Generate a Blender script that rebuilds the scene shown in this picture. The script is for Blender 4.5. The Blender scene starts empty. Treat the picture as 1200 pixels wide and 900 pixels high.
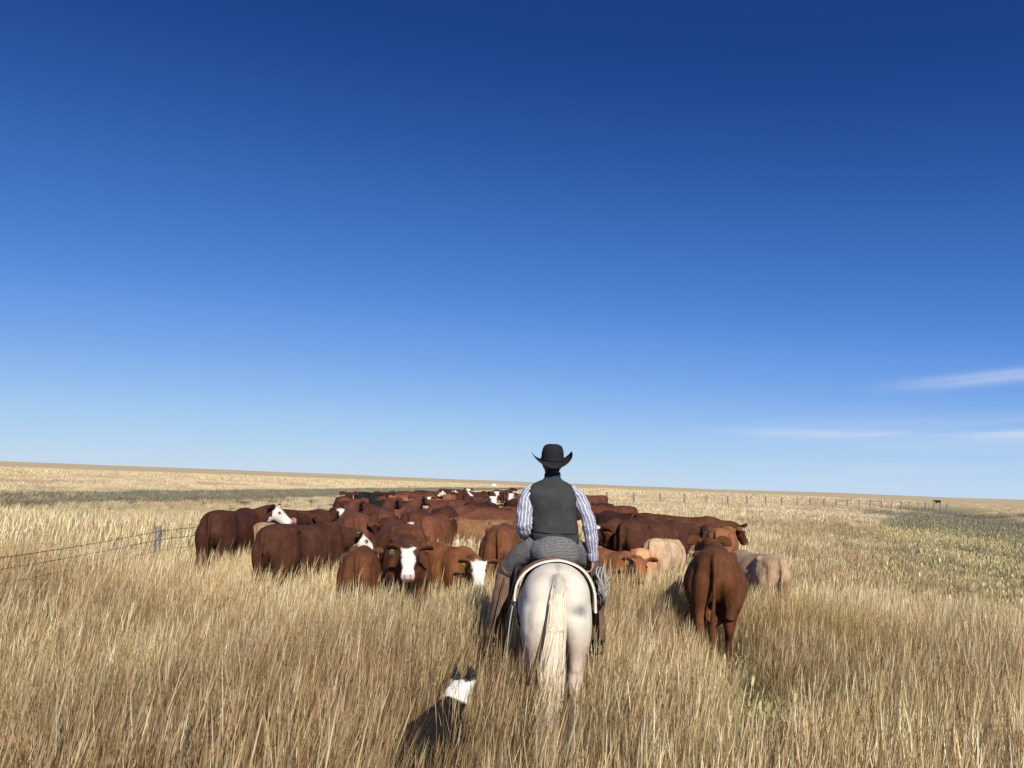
import bpy, math, random
import numpy as np
from mathutils import Vector, Matrix, Euler
from mathutils import noise as mnoise

R = math.radians
random.seed(7)
rng = np.random.default_rng(11)
scene = bpy.context.scene
COL = scene.collection

# ------------------------------------------------------------------ camera
CAM_H = 2.10
F_PX = 906.0                       # focal length in pixels of the 1200 px wide photograph
PITCH = math.atan(115.0 / F_PX)
ROLL = R(2.1)
cam_d = bpy.data.cameras.new('camera')
cam = bpy.data.objects.new('camera', cam_d)
COL.objects.link(cam)
cam_d.sensor_width = 36.0
cam_d.lens = F_PX / 1200.0 * 36.0
cam_d.clip_start = 0.05
cam_d.clip_end = 20000.0
FWD = Vector((0, math.cos(PITCH), math.sin(PITCH)))
_r = Vector((1, 0, 0)); _u = Vector((0, -math.sin(PITCH), math.cos(PITCH)))
RGT = _r * math.cos(ROLL) + _u * math.sin(ROLL)
UPV = -_r * math.sin(ROLL) + _u * math.cos(ROLL)
m3 = Matrix((RGT, UPV, -FWD)).transposed()
cam.matrix_world = Matrix.Translation((0, 0, CAM_H)) @ m3.to_4x4()
scene.camera = cam


def hit(px, py, z):
    """point on the level plane z seen at a photograph pixel"""
    d = FWD * F_PX + RGT * (px - 600.0) - UPV * (py - 450.0)
    t = (z - CAM_H) / d.z
    return Vector((d.x * t, d.y * t, z))


def col_at(px, dist, z):
    """point at depth dist and height z in pixel column px"""
    k = (px - 600.0) / F_PX
    a = Vector((0, dist, z - CAM_H))
    return Vector((-(a.dot(RGT) - k * a.dot(FWD)) / (RGT.x - k * FWD.x), dist, z))


# ------------------------------------------------------------------ world + sun
SUN_AZ = R(164.0)      # clockwise from +Y: behind the camera, to the right
SUN_EL = R(34.0)
world = bpy.data.worlds.new('World')
scene.world = world
world.use_nodes = True
wn, wl = world.node_tree.nodes, world.node_tree.links
wn.clear()
w_out = wn.new('ShaderNodeOutputWorld')
w_bg = wn.new('ShaderNodeBackground')
w_sky = wn.new('ShaderNodeTexSky')
w_sky.sky_type = 'NISHITA'
w_sky.sun_disc = False
w_sky.sun_elevation = SUN_EL
w_sky.sun_rotation = SUN_AZ
w_sky.altitude = 900.0
w_sky.air_density = 1.0
w_sky.dust_density = 0.0
w_sky.ozone_density = 6.0
w_bg.inputs['Strength'].default_value = 0.087
# grade the sky towards the phone picture: deeper blue overhead, pale blue at the horizon
w_dn = wn.new('ShaderNodeVectorMath'); w_dn.operation = 'SCALE'; w_dn.inputs['Scale'].default_value = 0.1
w_red = wn.new('ShaderNodeSeparateXYZ')
w_sq = wn.new('ShaderNodeMath'); w_sq.operation = 'SQRT'
w_cr = wn.new('ShaderNodeValToRGB'); w_cr.color_ramp.interpolation = 'B_SPLINE'
w_hsv = wn.new('ShaderNodeVectorMath'); w_hsv.operation = 'SCALE'; w_hsv.inputs['Scale'].default_value = 10.0
STOPS = ((.20, (.006, .034, .175)), (.262, (.011, .052, .235)), (.297, (.022, .088, .335)), (.338, (.041, .139, .455)), (.400, (.076, .226, .63)), (.462, (.130, .310, .765)),
         (.56, (.238, .448, .85)), (.69, (.37, .60, .88)), (.86, (.50, .68, .865)), (1.0, (.60, .71, .83)))
ce = w_cr.color_ramp.elements
while len(ce) > 1: ce.remove(ce[-1])
ce[0].position = STOPS[0][0]; ce[0].color = (*STOPS[0][1], 1)
for p_, c_ in STOPS[1:]:
    e_ = ce.new(p_); e_.color = (*c_, 1)
wl.new(w_sky.outputs[0], w_dn.inputs[0])
wl.new(w_dn.outputs[0], w_red.inputs[0])
wl.new(w_red.outputs[0], w_sq.inputs[0])
wl.new(w_sq.outputs[0], w_cr.inputs[0])
wl.new(w_cr.outputs[0], w_hsv.inputs[0])
# thin cirrus low on the right-hand side of the sky
w_tc = wn.new('ShaderNodeTexCoord')
w_sep = wn.new('ShaderNodeSeparateXYZ')
wl.new(w_tc.outputs['Generated'], w_sep.inputs[0])


def wmath(op, a, b=None, c=None):
    n = wn.new('ShaderNodeMath'); n.operation = op
    for i, v in enumerate((a, b, c)):
        if v is None: continue
        if isinstance(v, (int, float)): n.inputs[i].default_value = v
        else: wl.new(v, n.inputs[i])
    return n.outputs[0]


def wramp(v, lo, hi, a=0.0, b=1.0):
    n = wn.new('ShaderNodeMapRange'); n.interpolation_type = 'SMOOTHSTEP'
    n.inputs[1].default_value = lo; n.inputs[2].default_value = hi
    n.inputs[3].default_value = a; n.inputs[4].default_value = b
    wl.new(v, n.inputs[0])
    return n.outputs[0]


w_az = wmath('ARCTAN2', w_sep.outputs[0], w_sep.outputs[1])
w_elv = wmath('ARCSINE', w_sep.outputs[2])
w_cmb = wn.new('ShaderNodeCombineXYZ')
wl.new(wmath('MULTIPLY', w_az, 3.0), w_cmb.inputs[0])
wl.new(wmath('MULTIPLY', wmath('SUBTRACT', w_elv, wmath('MULTIPLY', w_az, 0.06)), 42.0), w_cmb.inputs[1])
w_nz = wn.new('ShaderNodeTexNoise')
w_nz.inputs['Scale'].default_value = 1.25
w_nz.inputs['Detail'].default_value = 7.0
w_nz.inputs['Roughness'].default_value = 0.52
w_nz.inputs['Distortion'].default_value = 0.35
wl.new(w_cmb.outputs[0], w_nz.inputs['Vector'])
w_fine = wramp(w_nz.outputs[0], 0.34, 0.68)


def wgauss(v, mu, sg):
    q = wmath('DIVIDE', wmath('SUBTRACT', v, mu), sg)
    return wmath('POWER', 2.718, wmath('MULTIPLY', wmath('MULTIPLY', q, q), -1.0))


# a bright wisp, a thin level streak below it and a veil of haze under both
w_e1 = wmath('SUBTRACT', w_elv, wmath('MULTIPLY', w_az, 0.075))
w_wisp = wmath('MULTIPLY', wmath('MULTIPLY', wgauss(w_e1, 0.0915, 0.0072), wramp(w_az, 0.40, 0.56)), wmath('MULTIPLY_ADD', w_fine, 0.65, 0.35))
w_lvl = wmath('MULTIPLY', wmath('MULTIPLY', wgauss(w_elv, 0.0715, 0.0045), wramp(w_az, 0.17, 0.34)), wmath('MULTIPLY', w_fine, 0.5))
w_veil = wmath('MULTIPLY', wmath('MULTIPLY', wramp(w_elv, 0.115, 0.05, 0.0, 1.0), wramp(w_az, 0.1, 0.6)), wmath('MULTIPLY_ADD', w_fine, 0.34, 0.16))
w_cl = wmath('MINIMUM', wmath('ADD', wmath('MULTIPLY', w_wisp, 0.62), wmath('ADD', w_lvl, w_veil)), 0.8)
w_mix = wn.new('ShaderNodeMix'); w_mix.data_type = 'RGBA'
wl.new(w_cl, w_mix.inputs[0])
wl.new(w_hsv.outputs[0], w_mix.inputs[6])
w_mix.inputs[7].default_value = (6.3, 7.2, 8.8, 1)
wl.new(w_mix.outputs[2], w_bg.inputs['Color'])
wl.new(w_bg.outputs[0], w_out.inputs['Surface'])

sun_d = bpy.data.lights.new('sun', 'SUN')
sun_d.energy = 5.0
sun_d.angle = R(0.53)
sun_d.color = (1.0, 0.93, 0.82)
sun = bpy.data.objects.new('sun', sun_d)
COL.objects.link(sun)
to_sun = Vector((math.sin(SUN_AZ) * math.cos(SUN_EL), math.cos(SUN_AZ) * math.cos(SUN_EL), math.sin(SUN_EL)))
sun.rotation_euler = to_sun.to_track_quat('Z', 'Y').to_euler()
sun.location = (30, -30, 40)

scene.view_settings.view_transform = 'Standard'
scene.view_settings.look = 'None'
scene.view_settings.exposure = 0.2
scene.view_settings.gamma = 1.0
scene.view_settings.use_curve_mapping = False
scene.cycles.max_bounces = 8
scene.cycles.transparent_max_bounces = 8

# ------------------------------------------------------------------ helpers


def tag(o, label=None, cat=None, group=None, kind=None):
    if label: o['label'] = label
    if cat: o['category'] = cat
    if group: o['group'] = group
    if kind: o['kind'] = kind
    return o


def link(name, me, parent=None, mat=None):
    o = bpy.data.objects.new(name, me)
    COL.objects.link(o)
    if parent is not None: o.parent = parent
    if mat is not None and me is not None and not len(me.materials): me.materials.append(mat)
    return o


def lerp(a, b, t): return a + (b - a) * t


def sstep(x, a, b):
    t = np.clip((x - a) / (b - a), 0, 1)
    return t * t * (3 - 2 * t)


def spline(vals, n):
    """Catmull-Rom resampling of rows to n rows"""
    v = np.array(vals, float)
    if v.ndim == 1: v = v[:, None]
    k = len(v)
    ext = np.vstack([2 * v[0] - v[1], v, 2 * v[-1] - v[-2]])
    out = []
    for i in range(n):
        t = i / (n - 1) * (k - 1)
        j = min(int(t), k - 2); u = t - j
        p0, p1, p2, p3 = ext[j], ext[j + 1], ext[j + 2], ext[j + 3]
        out.append(0.5 * ((2 * p1) + (-p0 + p2) * u + (2 * p0 - 5 * p1 + 4 * p2 - p3) * u * u + (-p0 + 3 * p1 - 3 * p2 + p3) * u ** 3))
    return np.array(out)


class MB:
    """collects vertices and faces, with per-vertex u, v and colour"""

    def __init__(s): s.v = []; s.f = []; s.u = []; s.w = []; s.c = []

    def rings(s, rings, cap=True, closed=True, col=(1, 1, 1)):
        n = len(rings[0]); base = len(s.v); m = len(rings)
        for j, r in enumerate(rings):
            for i, p in enumerate(r):
                s.v.append(tuple(p)); s.u.append(i / n); s.w.append(j / max(1, m - 1)); s.c.append(col)
        last = n if closed else n - 1
        for j in range(m - 1):
            for i in range(last):
                a = base + j * n + i; b = base + j * n + (i + 1) % n
                s.f.append((a, b, b + n, a + n))
        if cap and closed:
            for j, flip in ((0, True), (m - 1, False)):
                c = len(s.v); cen = np.mean(np.array([tuple(p) for p in rings[j]]), axis=0)
                s.v.append(tuple(cen)); s.u.append(0); s.w.append(j / max(1, m - 1)); s.c.append(col)
                for i in range(n):
                    a = base + j * n + i; b = base + j * n + (i + 1) % n
                    s.f.append((b, a, c) if flip else (a, b, c))

    def tube(s, pts, rad, n=12, m=None, hint=(1, 0, 0), col=(1, 1, 1), cap=True, exp=2.0):
        """tapered tube along a smoothed path; rad is r or (along hint, across)"""
        rows = [list(p) + (list(r) if hasattr(r, '__len__') else [r, r]) for p, r in zip(pts, rad)]
        m = m or max(4, 3 * len(pts))
        q = spline(rows, m)
        P = q[:, :3]; A = np.maximum(q[:, 3:5], 1e-4)
        T = np.gradient(P, axis=0); T /= np.linalg.norm(T, axis=1)[:, None] + 1e-9
        h = np.array(hint, float); rings = []
        for i in range(m):
            sd = h - T[i] * h.dot(T[i])
            if np.linalg.norm(sd) < 1e-3: sd = np.cross(T[i], (0, 1, 0.3))
            sd /= np.linalg.norm(sd); ot = np.cross(T[i], sd)
            ring = []
            for k in range(n):
                a = 2 * math.pi * k / n; ca, sa = math.cos(a), math.sin(a)
                ca = math.copysign(abs(ca) ** (2 / exp), ca); sa = math.copysign(abs(sa) ** (2 / exp), sa)
                ring.append(P[i] + sd * A[i, 0] * ca + ot * A[i, 1] * sa)
            rings.append(ring)
        s.rings(rings, cap, True, col)

    def trunk(s, secs, n=28, m=40, exp=2.35, etop=None):
        """sections (y, z top, z bottom, half width, height share of the widest place)"""
        q = spline(secs, m); rings = []
        for y, zt, zb, hw, fr in q:
            zc = zb + (zt - zb) * fr; ring = []
            for k in range(n):
                a = 2 * math.pi * k / n; ca, sa = math.cos(a), math.sin(a)
                ex_ = (etop or exp) if sa > 0 else exp
                ca = math.copysign(abs(ca) ** (2 / ex_), ca); sa = math.copysign(abs(sa) ** (2 / ex_), sa)
                ring.append((hw * ca, y, zc + sa * ((zt - zc) if sa > 0 else (zc - zb))))
            rings.append(ring[::-1])
        s.rings(rings)

    def framed(s, O, Fv, Rv, Uv, secs, n=20, m=22, exp=2.3):
        """sections (along, half width, up, down) in a local frame"""
        O, Fv, Rv, Uv = (np.array(x) for x in (O, Fv, Rv, Uv))
        q = spline(secs, m); rings = []
        for a, hw, up, dn in q:
            ring = []
            for k in range(n):
                t = 2 * math.pi * k / n; ca, sa = math.cos(t), math.sin(t)
                ca = math.copysign(abs(ca) ** (2 / exp), ca); sa = math.copysign(abs(sa) ** (2 / exp), sa)
                ring.append(O + Fv * a + Rv * hw * ca + Uv * (sa * up if sa > 0 else sa * dn))
            rings.append(ring[::-1])
        s.rings(rings)

    def box(s, c, sz, rot=None, col=(1, 1, 1)):
        base = len(s.v)
        for x in (-1, 1):
            for y in (-1, 1):
                for z in (-1, 1):
                    p = Vector((x * sz[0] / 2, y * sz[1] / 2, z * sz[2] / 2))
                    if rot is not None: p = rot @ p
                    p += Vector(c)
                    s.v.append(tuple(p)); s.u.append((x + 1) / 2); s.w.append((z + 1) / 2); s.c.append(col)
        for f in ((0, 1, 3, 2), (4, 6, 7, 5), (0, 4, 5, 1), (2, 3, 7, 6), (0, 2, 6, 4), (1, 5, 7, 3)):
            s.f.append(tuple(base + i for i in f))

    def mesh(s, name, smooth=True, attrs=True):
        me = bpy.data.meshes.new(name)
        me.from_pydata(s.v, [], s.f)
        if attrs:
            a = me.attributes.new('u', 'FLOAT', 'POINT'); a.data.foreach_set('value', np.array(s.u, np.float32))
            a = me.attributes.new('v', 'FLOAT', 'POINT'); a.data.foreach_set('value', np.array(s.w, np.float32))
            a = me.attributes.new('pcol', 'FLOAT_COLOR', 'POINT')
            c = np.ones((len(s.v), 4), np.float32); c[:, :3] = np.array(s.c, np.float32)
            a.data.foreach_set('color', c.ravel())
        if smooth: me.polygons.foreach_set('use_smooth', [True] * len(me.polygons))
        me.update()
        return me

    def build(s, name, mat, parent=None, smooth=True):
        return link(name, s.mesh(name, smooth), parent, mat)


def fuse(jobs):
    """voxel-remesh a list of (MB, voxel size, smoothing steps) into single skins"""
    tmp = []
    for mb, vox, it in jobs:
        me = mb.mesh('fuse_source', attrs=False)
        o = bpy.data.objects.new('fuse_source', me); COL.objects.link(o)
        md = o.modifiers.new('r', 'REMESH'); md.mode = 'VOXEL'; md.voxel_size = vox; md.use_smooth_shade = True
        sm = o.modifiers.new('s', 'SMOOTH'); sm.factor = 0.5; sm.iterations = it
        tmp.append(o)
    dg = bpy.context.evaluated_depsgraph_get(); dg.update()
    out = []
    for o in tmp:
        me = bpy.data.meshes.new_from_object(o.evaluated_get(dg))
        me.polygons.foreach_set('use_smooth', [True] * len(me.polygons))
        me.materials.clear()
        out.append(me)
    for o in tmp:
        src = o.data
        bpy.data.objects.remove(o); bpy.data.meshes.remove(src)
    return out


def coords(me):
    a = np.empty(len(me.vertices) * 3, np.float32); me.vertices.foreach_get('co', a)
    return a.reshape(-1, 3).astype(float)


def fattr(me, name, val):
    a = me.attributes.new(name, 'FLOAT', 'POINT'); a.data.foreach_set('value', np.asarray(val, np.float32))


def vnoise(x, y, scale, seed=0):
    """smooth value noise, vectorised, 0..1"""
    x = np.asarray(x, float) / scale + seed * 17.31; y = np.asarray(y, float) / scale + seed * 7.77
    xi = np.floor(x); yi = np.floor(y); fx = x - xi; fy = y - yi
    fx = fx * fx * (3 - 2 * fx); fy = fy * fy * (3 - 2 * fy)

    def h(a, b):
        v = np.sin(a * 127.1 + b * 311.7 + seed * 13.7) * 43758.5453
        return v - np.floor(v)
    return (h(xi, yi) * (1 - fx) + h(xi + 1, yi) * fx) * (1 - fy) + (h(xi, yi + 1) * (1 - fx) + h(xi + 1, yi + 1) * fx) * fy


# ------------------------------------------------------------------ materials


class Mat:
    def __init__(s, name, rough=0.8, spec=0.25):
        s.m = bpy.data.materials.new(name); s.m.use_nodes = True
        s.n, s.l = s.m.node_tree.nodes, s.m.node_tree.links
        s.b = s.n['Principled BSDF']
        s.b.inputs['Roughness'].default_value = rough
        s.b.inputs['Specular IOR Level'].default_value = spec

    def attr(s, name, out='Fac', typ='GEOMETRY'):
        a = s.n.new('ShaderNodeAttribute'); a.attribute_name = name; a.attribute_type = typ
        return a.outputs[out]

    def noise(s, scale, detail=4, vec=None, rough=0.55, stretch=None, dist=0.0):
        nz = s.n.new('ShaderNodeTexNoise')
        nz.inputs['Scale'].default_value = scale; nz.inputs['Detail'].default_value = detail
        nz.inputs['Roughness'].default_value = rough; nz.inputs['Distortion'].default_value = dist
        if vec is None:
            tc = s.n.new('ShaderNodeTexCoord'); vec = tc.outputs['Object']
        if stretch:
            mp = s.n.new('ShaderNodeMapping'); mp.inputs['Scale'].default_value = stretch
            s.l.new(vec, mp.inputs[0]); vec = mp.outputs[0]
        s.l.new(vec, nz.inputs['Vector'])
        return nz.outputs[0]

    def ramp(s, v, lo, hi, a=0.0, b=1.0):
        n = s.n.new('ShaderNodeMapRange')
        for i, x in enumerate((lo, hi, a, b)): n.inputs[i + 1].default_value = x
        s.l.new(v, n.inputs[0]); return n.outputs[0]

    def math(s, op, a, b=None):
        n = s.n.new('ShaderNodeMath'); n.operation = op
        for i, v in enumerate((a, b)):
            if v is None: continue
            if isinstance(v, (int, float)): n.inputs[i].default_value = v
            else: s.l.new(v, n.inputs[i])
        return n.outputs[0]

    def mix(s, f, a, b, mode='MIX'):
        n = s.n.new('ShaderNodeMix'); n.data_type = 'RGBA'; n.blend_type = mode
        for i, v in ((0, f), (6, a), (7, b)):
            if isinstance(v, (int, float)): n.inputs[i].default_value = v
            elif isinstance(v, tuple): n.inputs[i].default_value = (*v, 1) if len(v) == 3 else v
            else: s.l.new(v, n.inputs[i])
        return n.outputs[2]

    def color(s, v):
        if isinstance(v, tuple): s.b.inputs['Base Color'].default_value = (*v, 1)
        else: s.l.new(v, s.b.inputs['Base Color'])
        return s

    def bump(s, h, strength=0.3, dist=0.01):
        n = s.n.new('ShaderNodeBump'); n.inputs['Strength'].default_value = strength; n.inputs['Distance'].default_value = dist
        s.l.new(h, n.inputs['Height']); s.l.new(n.outputs[0], s.b.inputs['Normal']); return s


def simple(name, col, rough=0.8, spec=0.25, var=0.25, scale=30, bump=0.2, bd=0.004):
    m = Mat(name, rough, spec)
    nz = m.noise(scale, 5)
    a = tuple(c * (1 - var) for c in col); b = tuple(min(1, c * (1 + var)) for c in col)
    m.color(m.mix(m.ramp(nz, 0.3, 0.7), a, b))
    if bump: m.bump(nz, bump, bd)
    return m.m


# coat of cattle: object colour, with white and dark markings held on the mesh
mc = Mat('cattle_coat', 0.72, 0.10)
oi = mc.n.new('ShaderNodeObjectInfo')
hair = mc.noise(45, 6, stretch=(1, 1, 0.22), rough=.7)
big = mc.noise(3.6, 6, rough=.65)
base = mc.mix(mc.ramp(big, 0.3, 0.7), oi.outputs['Color'], mc.mix(1.0, oi.outputs['Color'], (0.50, 0.44, 0.42), 'MULTIPLY'))
base = mc.mix(mc.ramp(hair, 0.35, 0.7, 0.0, 0.5), base, mc.mix(1.0, base, (1.6, 1.5, 1.4), 'MULTIPLY'))
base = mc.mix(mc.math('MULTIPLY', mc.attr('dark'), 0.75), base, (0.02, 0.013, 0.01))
dirt = mc.ramp(mc.noise(5.5, 7, rough=.7), .58, .75, 0.0, .45)
base = mc.mix(dirt, base, (0.20, 0.145, 0.09))
wcol = mc.mix(mc.ramp(hair, 0.3, 0.7), (0.62, 0.57, 0.49), (0.8, 0.77, 0.71))
base = mc.mix(mc.attr('white'), base, wcol)
base = mc.mix(mc.ramp(mc.noise(14, 6, rough=.7), .5, .8, 0.0, .5), base, mc.mix(1.0, base, (0.62, 0.52, 0.42), 'MULTIPLY'))
base = mc.mix(mc.attr('pink'), base, (0.52, 0.28, 0.25))
mc.color(base); mc.bump(hair, 0.7, 0.02)
M_COW = mc.m

mh = Mat('horse_coat', 0.68, 0.15)
hz = mh.noise(70, 4, stretch=(1, 1, 0.3))
hb = mh.noise(5.5, 7, rough=.68)
hc = mh.mix(mh.ramp(hb, 0.3, 0.7), (0.56, 0.48, 0.36), (0.74, 0.68, 0.57))
hc = mh.mix(mh.attr('pink'), hc, (0.56, 0.40, 0.31))
hc = mh.mix(mh.attr('grey'), hc, (0.10, 0.095, 0.09))
hc = mh.mix(mh.ramp(hz, 0.3, 0.7, 0.0, 0.25), hc, (0.8, 0.77, 0.7))
mh.color(hc); mh.bump(hz, 0.25, 0.006)
M_HORSE = mh.m

mt = Mat('horse_hair', 0.5, 0.3)
mt.color(mt.attr('pcol', 'Color'))
M_HAIR = mt.m

md = Mat('dog_coat', 0.55, 0.3)
dn = md.noise(90, 4, stretch=(1, 0.3, 1))
dc = md.mix(md.attr('white'), md.mix(dn, (0.012, 0.011, 0.010), (0.03, 0.026, 0.022)), (0.78, 0.76, 0.72))
md.color(dc); md.bump(dn, 0.5, 0.01)
M_DOG = md.m

M_EYE = simple('eye', (0.012, 0.01, 0.009), 0.15, 0.6, 0.1, 40, 0)
M_TAG_O = simple('orange_tag', (0.75, 0.20, 0.05), 0.45, 0.4, 0.1, 30, 0)
M_TAG_Y = simple('yellow_tag', (0.72, 0.72, 0.18), 0.45, 0.4, 0.1, 30, 0)
M_TAG_W = simple('pale_tag', (0.78, 0.76, 0.68), 0.45, 0.4, 0.1, 30, 0)
M_HOOF = simple('hoof', (0.06, 0.05, 0.04), 0.5)
M_SKIN = simple('skin', (0.50, 0.24, 0.16), 0.5, 0.35, 0.12, 60, 0.15, 0.002)
M_FELT = simple('black_felt', (0.018, 0.018, 0.021), 0.9, 0.12, 0.2, 140, 0.25, 0.002)
M_VEST = simple('charcoal_fleece', (0.044, 0.045, 0.046), 0.95, 0.1, 0.22, 9, 0.8, 0.03)
M_LEATHER = simple('brown_leather', (0.13, 0.062, 0.03), 0.5, 0.4, 0.35, 12, 0.25, 0.004)
M_CHAPS = simple('chaps_leather', (0.135, 0.082, 0.05), 0.7, 0.25, 0.35, 9, 0.3, 0.006)
M_DARKLEATHER = simple('dark_leather', (0.035, 0.022, 0.016), 0.5, 0.4, 0.3, 12, 0.25, 0.004)
M_RED = simple('red_belt', (0.28, 0.05, 0.03), 0.5, 0.4, 0.2, 20, 0.1)
M_WOOLWHITE = simple('white_wool', (0.66, 0.62, 0.54), 0.95, 0.1, 0.14, 90, 0.6, 0.008)
M_ROPE = simple('grey_rope', (0.30, 0.29, 0.27), 0.8, 0.2, 0.3, 160, 0.3, 0.002)
M_HAIRDARK = simple('dark_hair', (0.03, 0.02, 0.015), 0.6, 0.3, 0.3, 80, 0.3, 0.003)
M_STEEL = simple('steel', (0.45, 0.45, 0.45), 0.35, 0.5, 0.1, 20, 0)
M_NAVY = simple('navy_scarf', (0.03, 0.035, 0.06), 0.9, 0.15, 0.3, 50, 0.3)

# striped shirt: stripes run along the sleeve, by its u coordinate
ms = Mat('striped_shirt', 0.85, 0.15)
us = ms.attr('u')
nzs = ms.noise(18, 3)
us2 = ms.math('ADD', us, ms.math('MULTIPLY', ms.math('SUBTRACT', nzs, 0.5), 0.09))
ph = ms.math('FRACT', ms.math('MULTIPLY', us2, 13.0))
ph2 = ms.math('FRACT', ms.math('ADD', ms.math('MULTIPLY', us2, 13.0), 0.5))
sc1 = ms.mix(ms.math('LESS_THAN', ph, 0.30), (0.19, 0.25, 0.40), (0.66, 0.66, 0.68))
sc1 = ms.mix(ms.math('LESS_THAN', ph2, 0.22), sc1, (0.30, 0.24, 0.24))
ms.color(sc1); ms.bump(ms.noise(14, 4), 0.5, 0.02)
M_SHIRT = ms.m

# grey ribbed trousers
mg = Mat('grey_ribbed_cloth', 0.95, 0.1)
tcg = mg.n.new('ShaderNodeTexCoord')
wv = mg.n.new('ShaderNodeTexWave'); wv.wave_type = 'BANDS'; wv.bands_direction = 'Z'
wv.inputs['Scale'].default_value = 26; wv.inputs['Distortion'].default_value = 7; wv.inputs['Detail'].default_value = 4
wv.inputs['Detail Scale'].default_value = 2.2
mg.l.new(tcg.outputs['Object'], wv.inputs['Vector'])
mg.color(mg.mix(wv.outputs[1], (0.055, 0.055, 0.058), (0.24, 0.235, 0.23)))
mg.bump(wv.outputs[1], 0.5, 0.008)
M_GREY = mg.m

# weathered fence wood and rusty wire
mw = Mat('weathered_wood', 0.9, 0.15)
wz = mw.noise(9, 6, stretch=(6, 6, 0.6))
mw.color(mw.mix(mw.ramp(wz, 0.3, 0.7), (0.13, 0.115, 0.10), (0.36, 0.33, 0.29)))
mw.bump(wz, 0.6, 0.01)
M_WOOD = mw.m
M_WIRE = simple('rusty_wire', (0.10, 0.07, 0.055), 0.6, 0.4, 0.3, 8, 0)

# dry prairie grass: blade colour on the mesh, patch colour on the instance
mgr = Mat('dry_grass', 0.55, 0.25)
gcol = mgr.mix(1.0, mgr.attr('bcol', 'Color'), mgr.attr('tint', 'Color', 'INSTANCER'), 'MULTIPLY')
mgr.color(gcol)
tr = mgr.n.new('ShaderNodeBsdfTranslucent'); mgr.l.new(gcol, tr.inputs[0])
mxs = mgr.n.new('ShaderNodeMixShader'); mxs.inputs[0].default_value = 0.13
mgr.l.new(mgr.b.outputs[0], mxs.inputs[1]); mgr.l.new(tr.outputs[0], mxs.inputs[2])
mgr.l.new(mxs.outputs[0], mgr.n['Material Output'].inputs[0])
M_GRASS = mgr.m

# ground under and beyond the grass
mgd = Mat('prairie_ground', 0.95, 0.05)
geo = mgd.n.new('ShaderNodeNewGeometry')
P = geo.outputs['Position']
n1 = mgd.noise(0.012, 6, P, 0.6, stretch=(1.0, 1.0, 0.0))
n2 = mgd.noise(0.35, 8, P, 0.65, stretch=(1, 1, 0))
n3 = mgd.noise(6.0, 6, P, 0.7, stretch=(1, 1, 0))
n4 = mgd.noise(0.0022, 5, P, 0.6, stretch=(0.6, 2.2, 0))
gc = mgd.mix(mgd.ramp(n2, 0.3, 0.7), (0.46, 0.36, 0.205), (0.58, 0.475, 0.29))
gc = mgd.mix(mgd.ramp(n1, 0.38, 0.66, 0, 0.5), gc, (0.60, 0.50, 0.31))
gc = mgd.mix(mgd.ramp(n4, 0.52, 0.66, 0, 0.55), gc, (0.42, 0.34, 0.22))
gc = mgd.mix(mgd.ramp(n3, 0.35, 0.8, 0.0, 0.25), gc, (0.30, 0.23, 0.13))
gc = mgd.mix(mgd.attr('soil'), gc, mgd.mix(n3, (0.045, 0.036, 0.022), (0.10, 0.078, 0.045)))  # soil under the grass, painted darker to deepen the shade between stems
gc = mgd.mix(mgd.attr('green'), gc, mgd.mix(n2, (0.085, 0.09, 0.05), (0.21, 0.19, 0.10)))
mgd.color(gc); mgd.bump(n3, 0.8, 0.15)
M_GROUND = mgd.m

# ------------------------------------------------------------------ ground


def gz(x, y):
    """height of the land; level round the herd, a shallow ditch to the right, long swells far out"""
    x = np.asarray(x, float); y = np.asarray(y, float)
    r = np.hypot(x, y)
    far = sstep(r, 250, 1400)
    z = far * ((vnoise(x, y, 900, 3) - 0.42) * 9.0 + (vnoise(x, y, 330, 4) - 0.5) * 2.5) * np.clip(r / 1500, 0, 2.0)
    # ditch on the right
    c = ditch_x(y)
    z = z - 0.45 * np.exp(-((x - c) / 5.0) ** 2) * sstep(y, -10, 8) * (1 - sstep(y, 150, 260))
    # sunk track on the left
    c2 = track_x(y)
    z = z + 0.30 * np.exp(-((x - c2) / 7.0) ** 2) * (1 - sstep(y, 180, 300))
    return z


def ditch_x(y): return 8.0 + 0.52 * np.asarray(y, float) + 3.0 * (vnoise(y, np.asarray(y, float) * 0, 14, 9) - 0.5)


def track_x(y): return -26.5 + 0.135 * (np.asarray(y, float) - 39)


NA = 220
radii = np.concatenate([[0.6], np.geomspace(1.5, 6500, 170)])
gv, gf = [(0, 0, 0)], []
ang = np.linspace(0, 2 * np.pi, NA, endpoint=False)
for r in radii:
    xs, ys = r * np.sin(ang), r * np.cos(ang)
    zs = gz(xs, ys)
    gv += list(zip(xs, ys, zs))
for i in range(NA): gf.append((0, 1 + (i + 1) % NA, 1 + i))
for j in range(len(radii) - 1):
    for i in range(NA):
        a = 1 + j * NA + i; b = 1 + j * NA + (i + 1) % NA
        gf.append((a, b, b + NA, a + NA))
gme = bpy.data.meshes.new('ground'); gme.from_pydata(gv, [], gf)
gme.polygons.foreach_set('use_smooth', [True] * len(gf))
ga = np.array(gv); rr = np.hypot(ga[:, 0], ga[:, 1])
ditch_c = ditch_x(ga[:, 1])
gr_track = 0 * rr
gr_ditch = np.exp(-((ga[:, 0] - ditch_c) / 7) ** 2) * (ga[:, 1] > 0) * (1 - sstep(ga[:, 1], 150, 260)) * 0.6
fattr(gme, 'green', np.clip(gr_ditch + gr_track, 0, 1))
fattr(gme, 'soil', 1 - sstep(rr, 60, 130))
ground = link('ground', gme, None, M_GROUND)
tag(ground, 'wide flat prairie of dry straw-coloured grass', 'ground', kind='structure')

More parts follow.
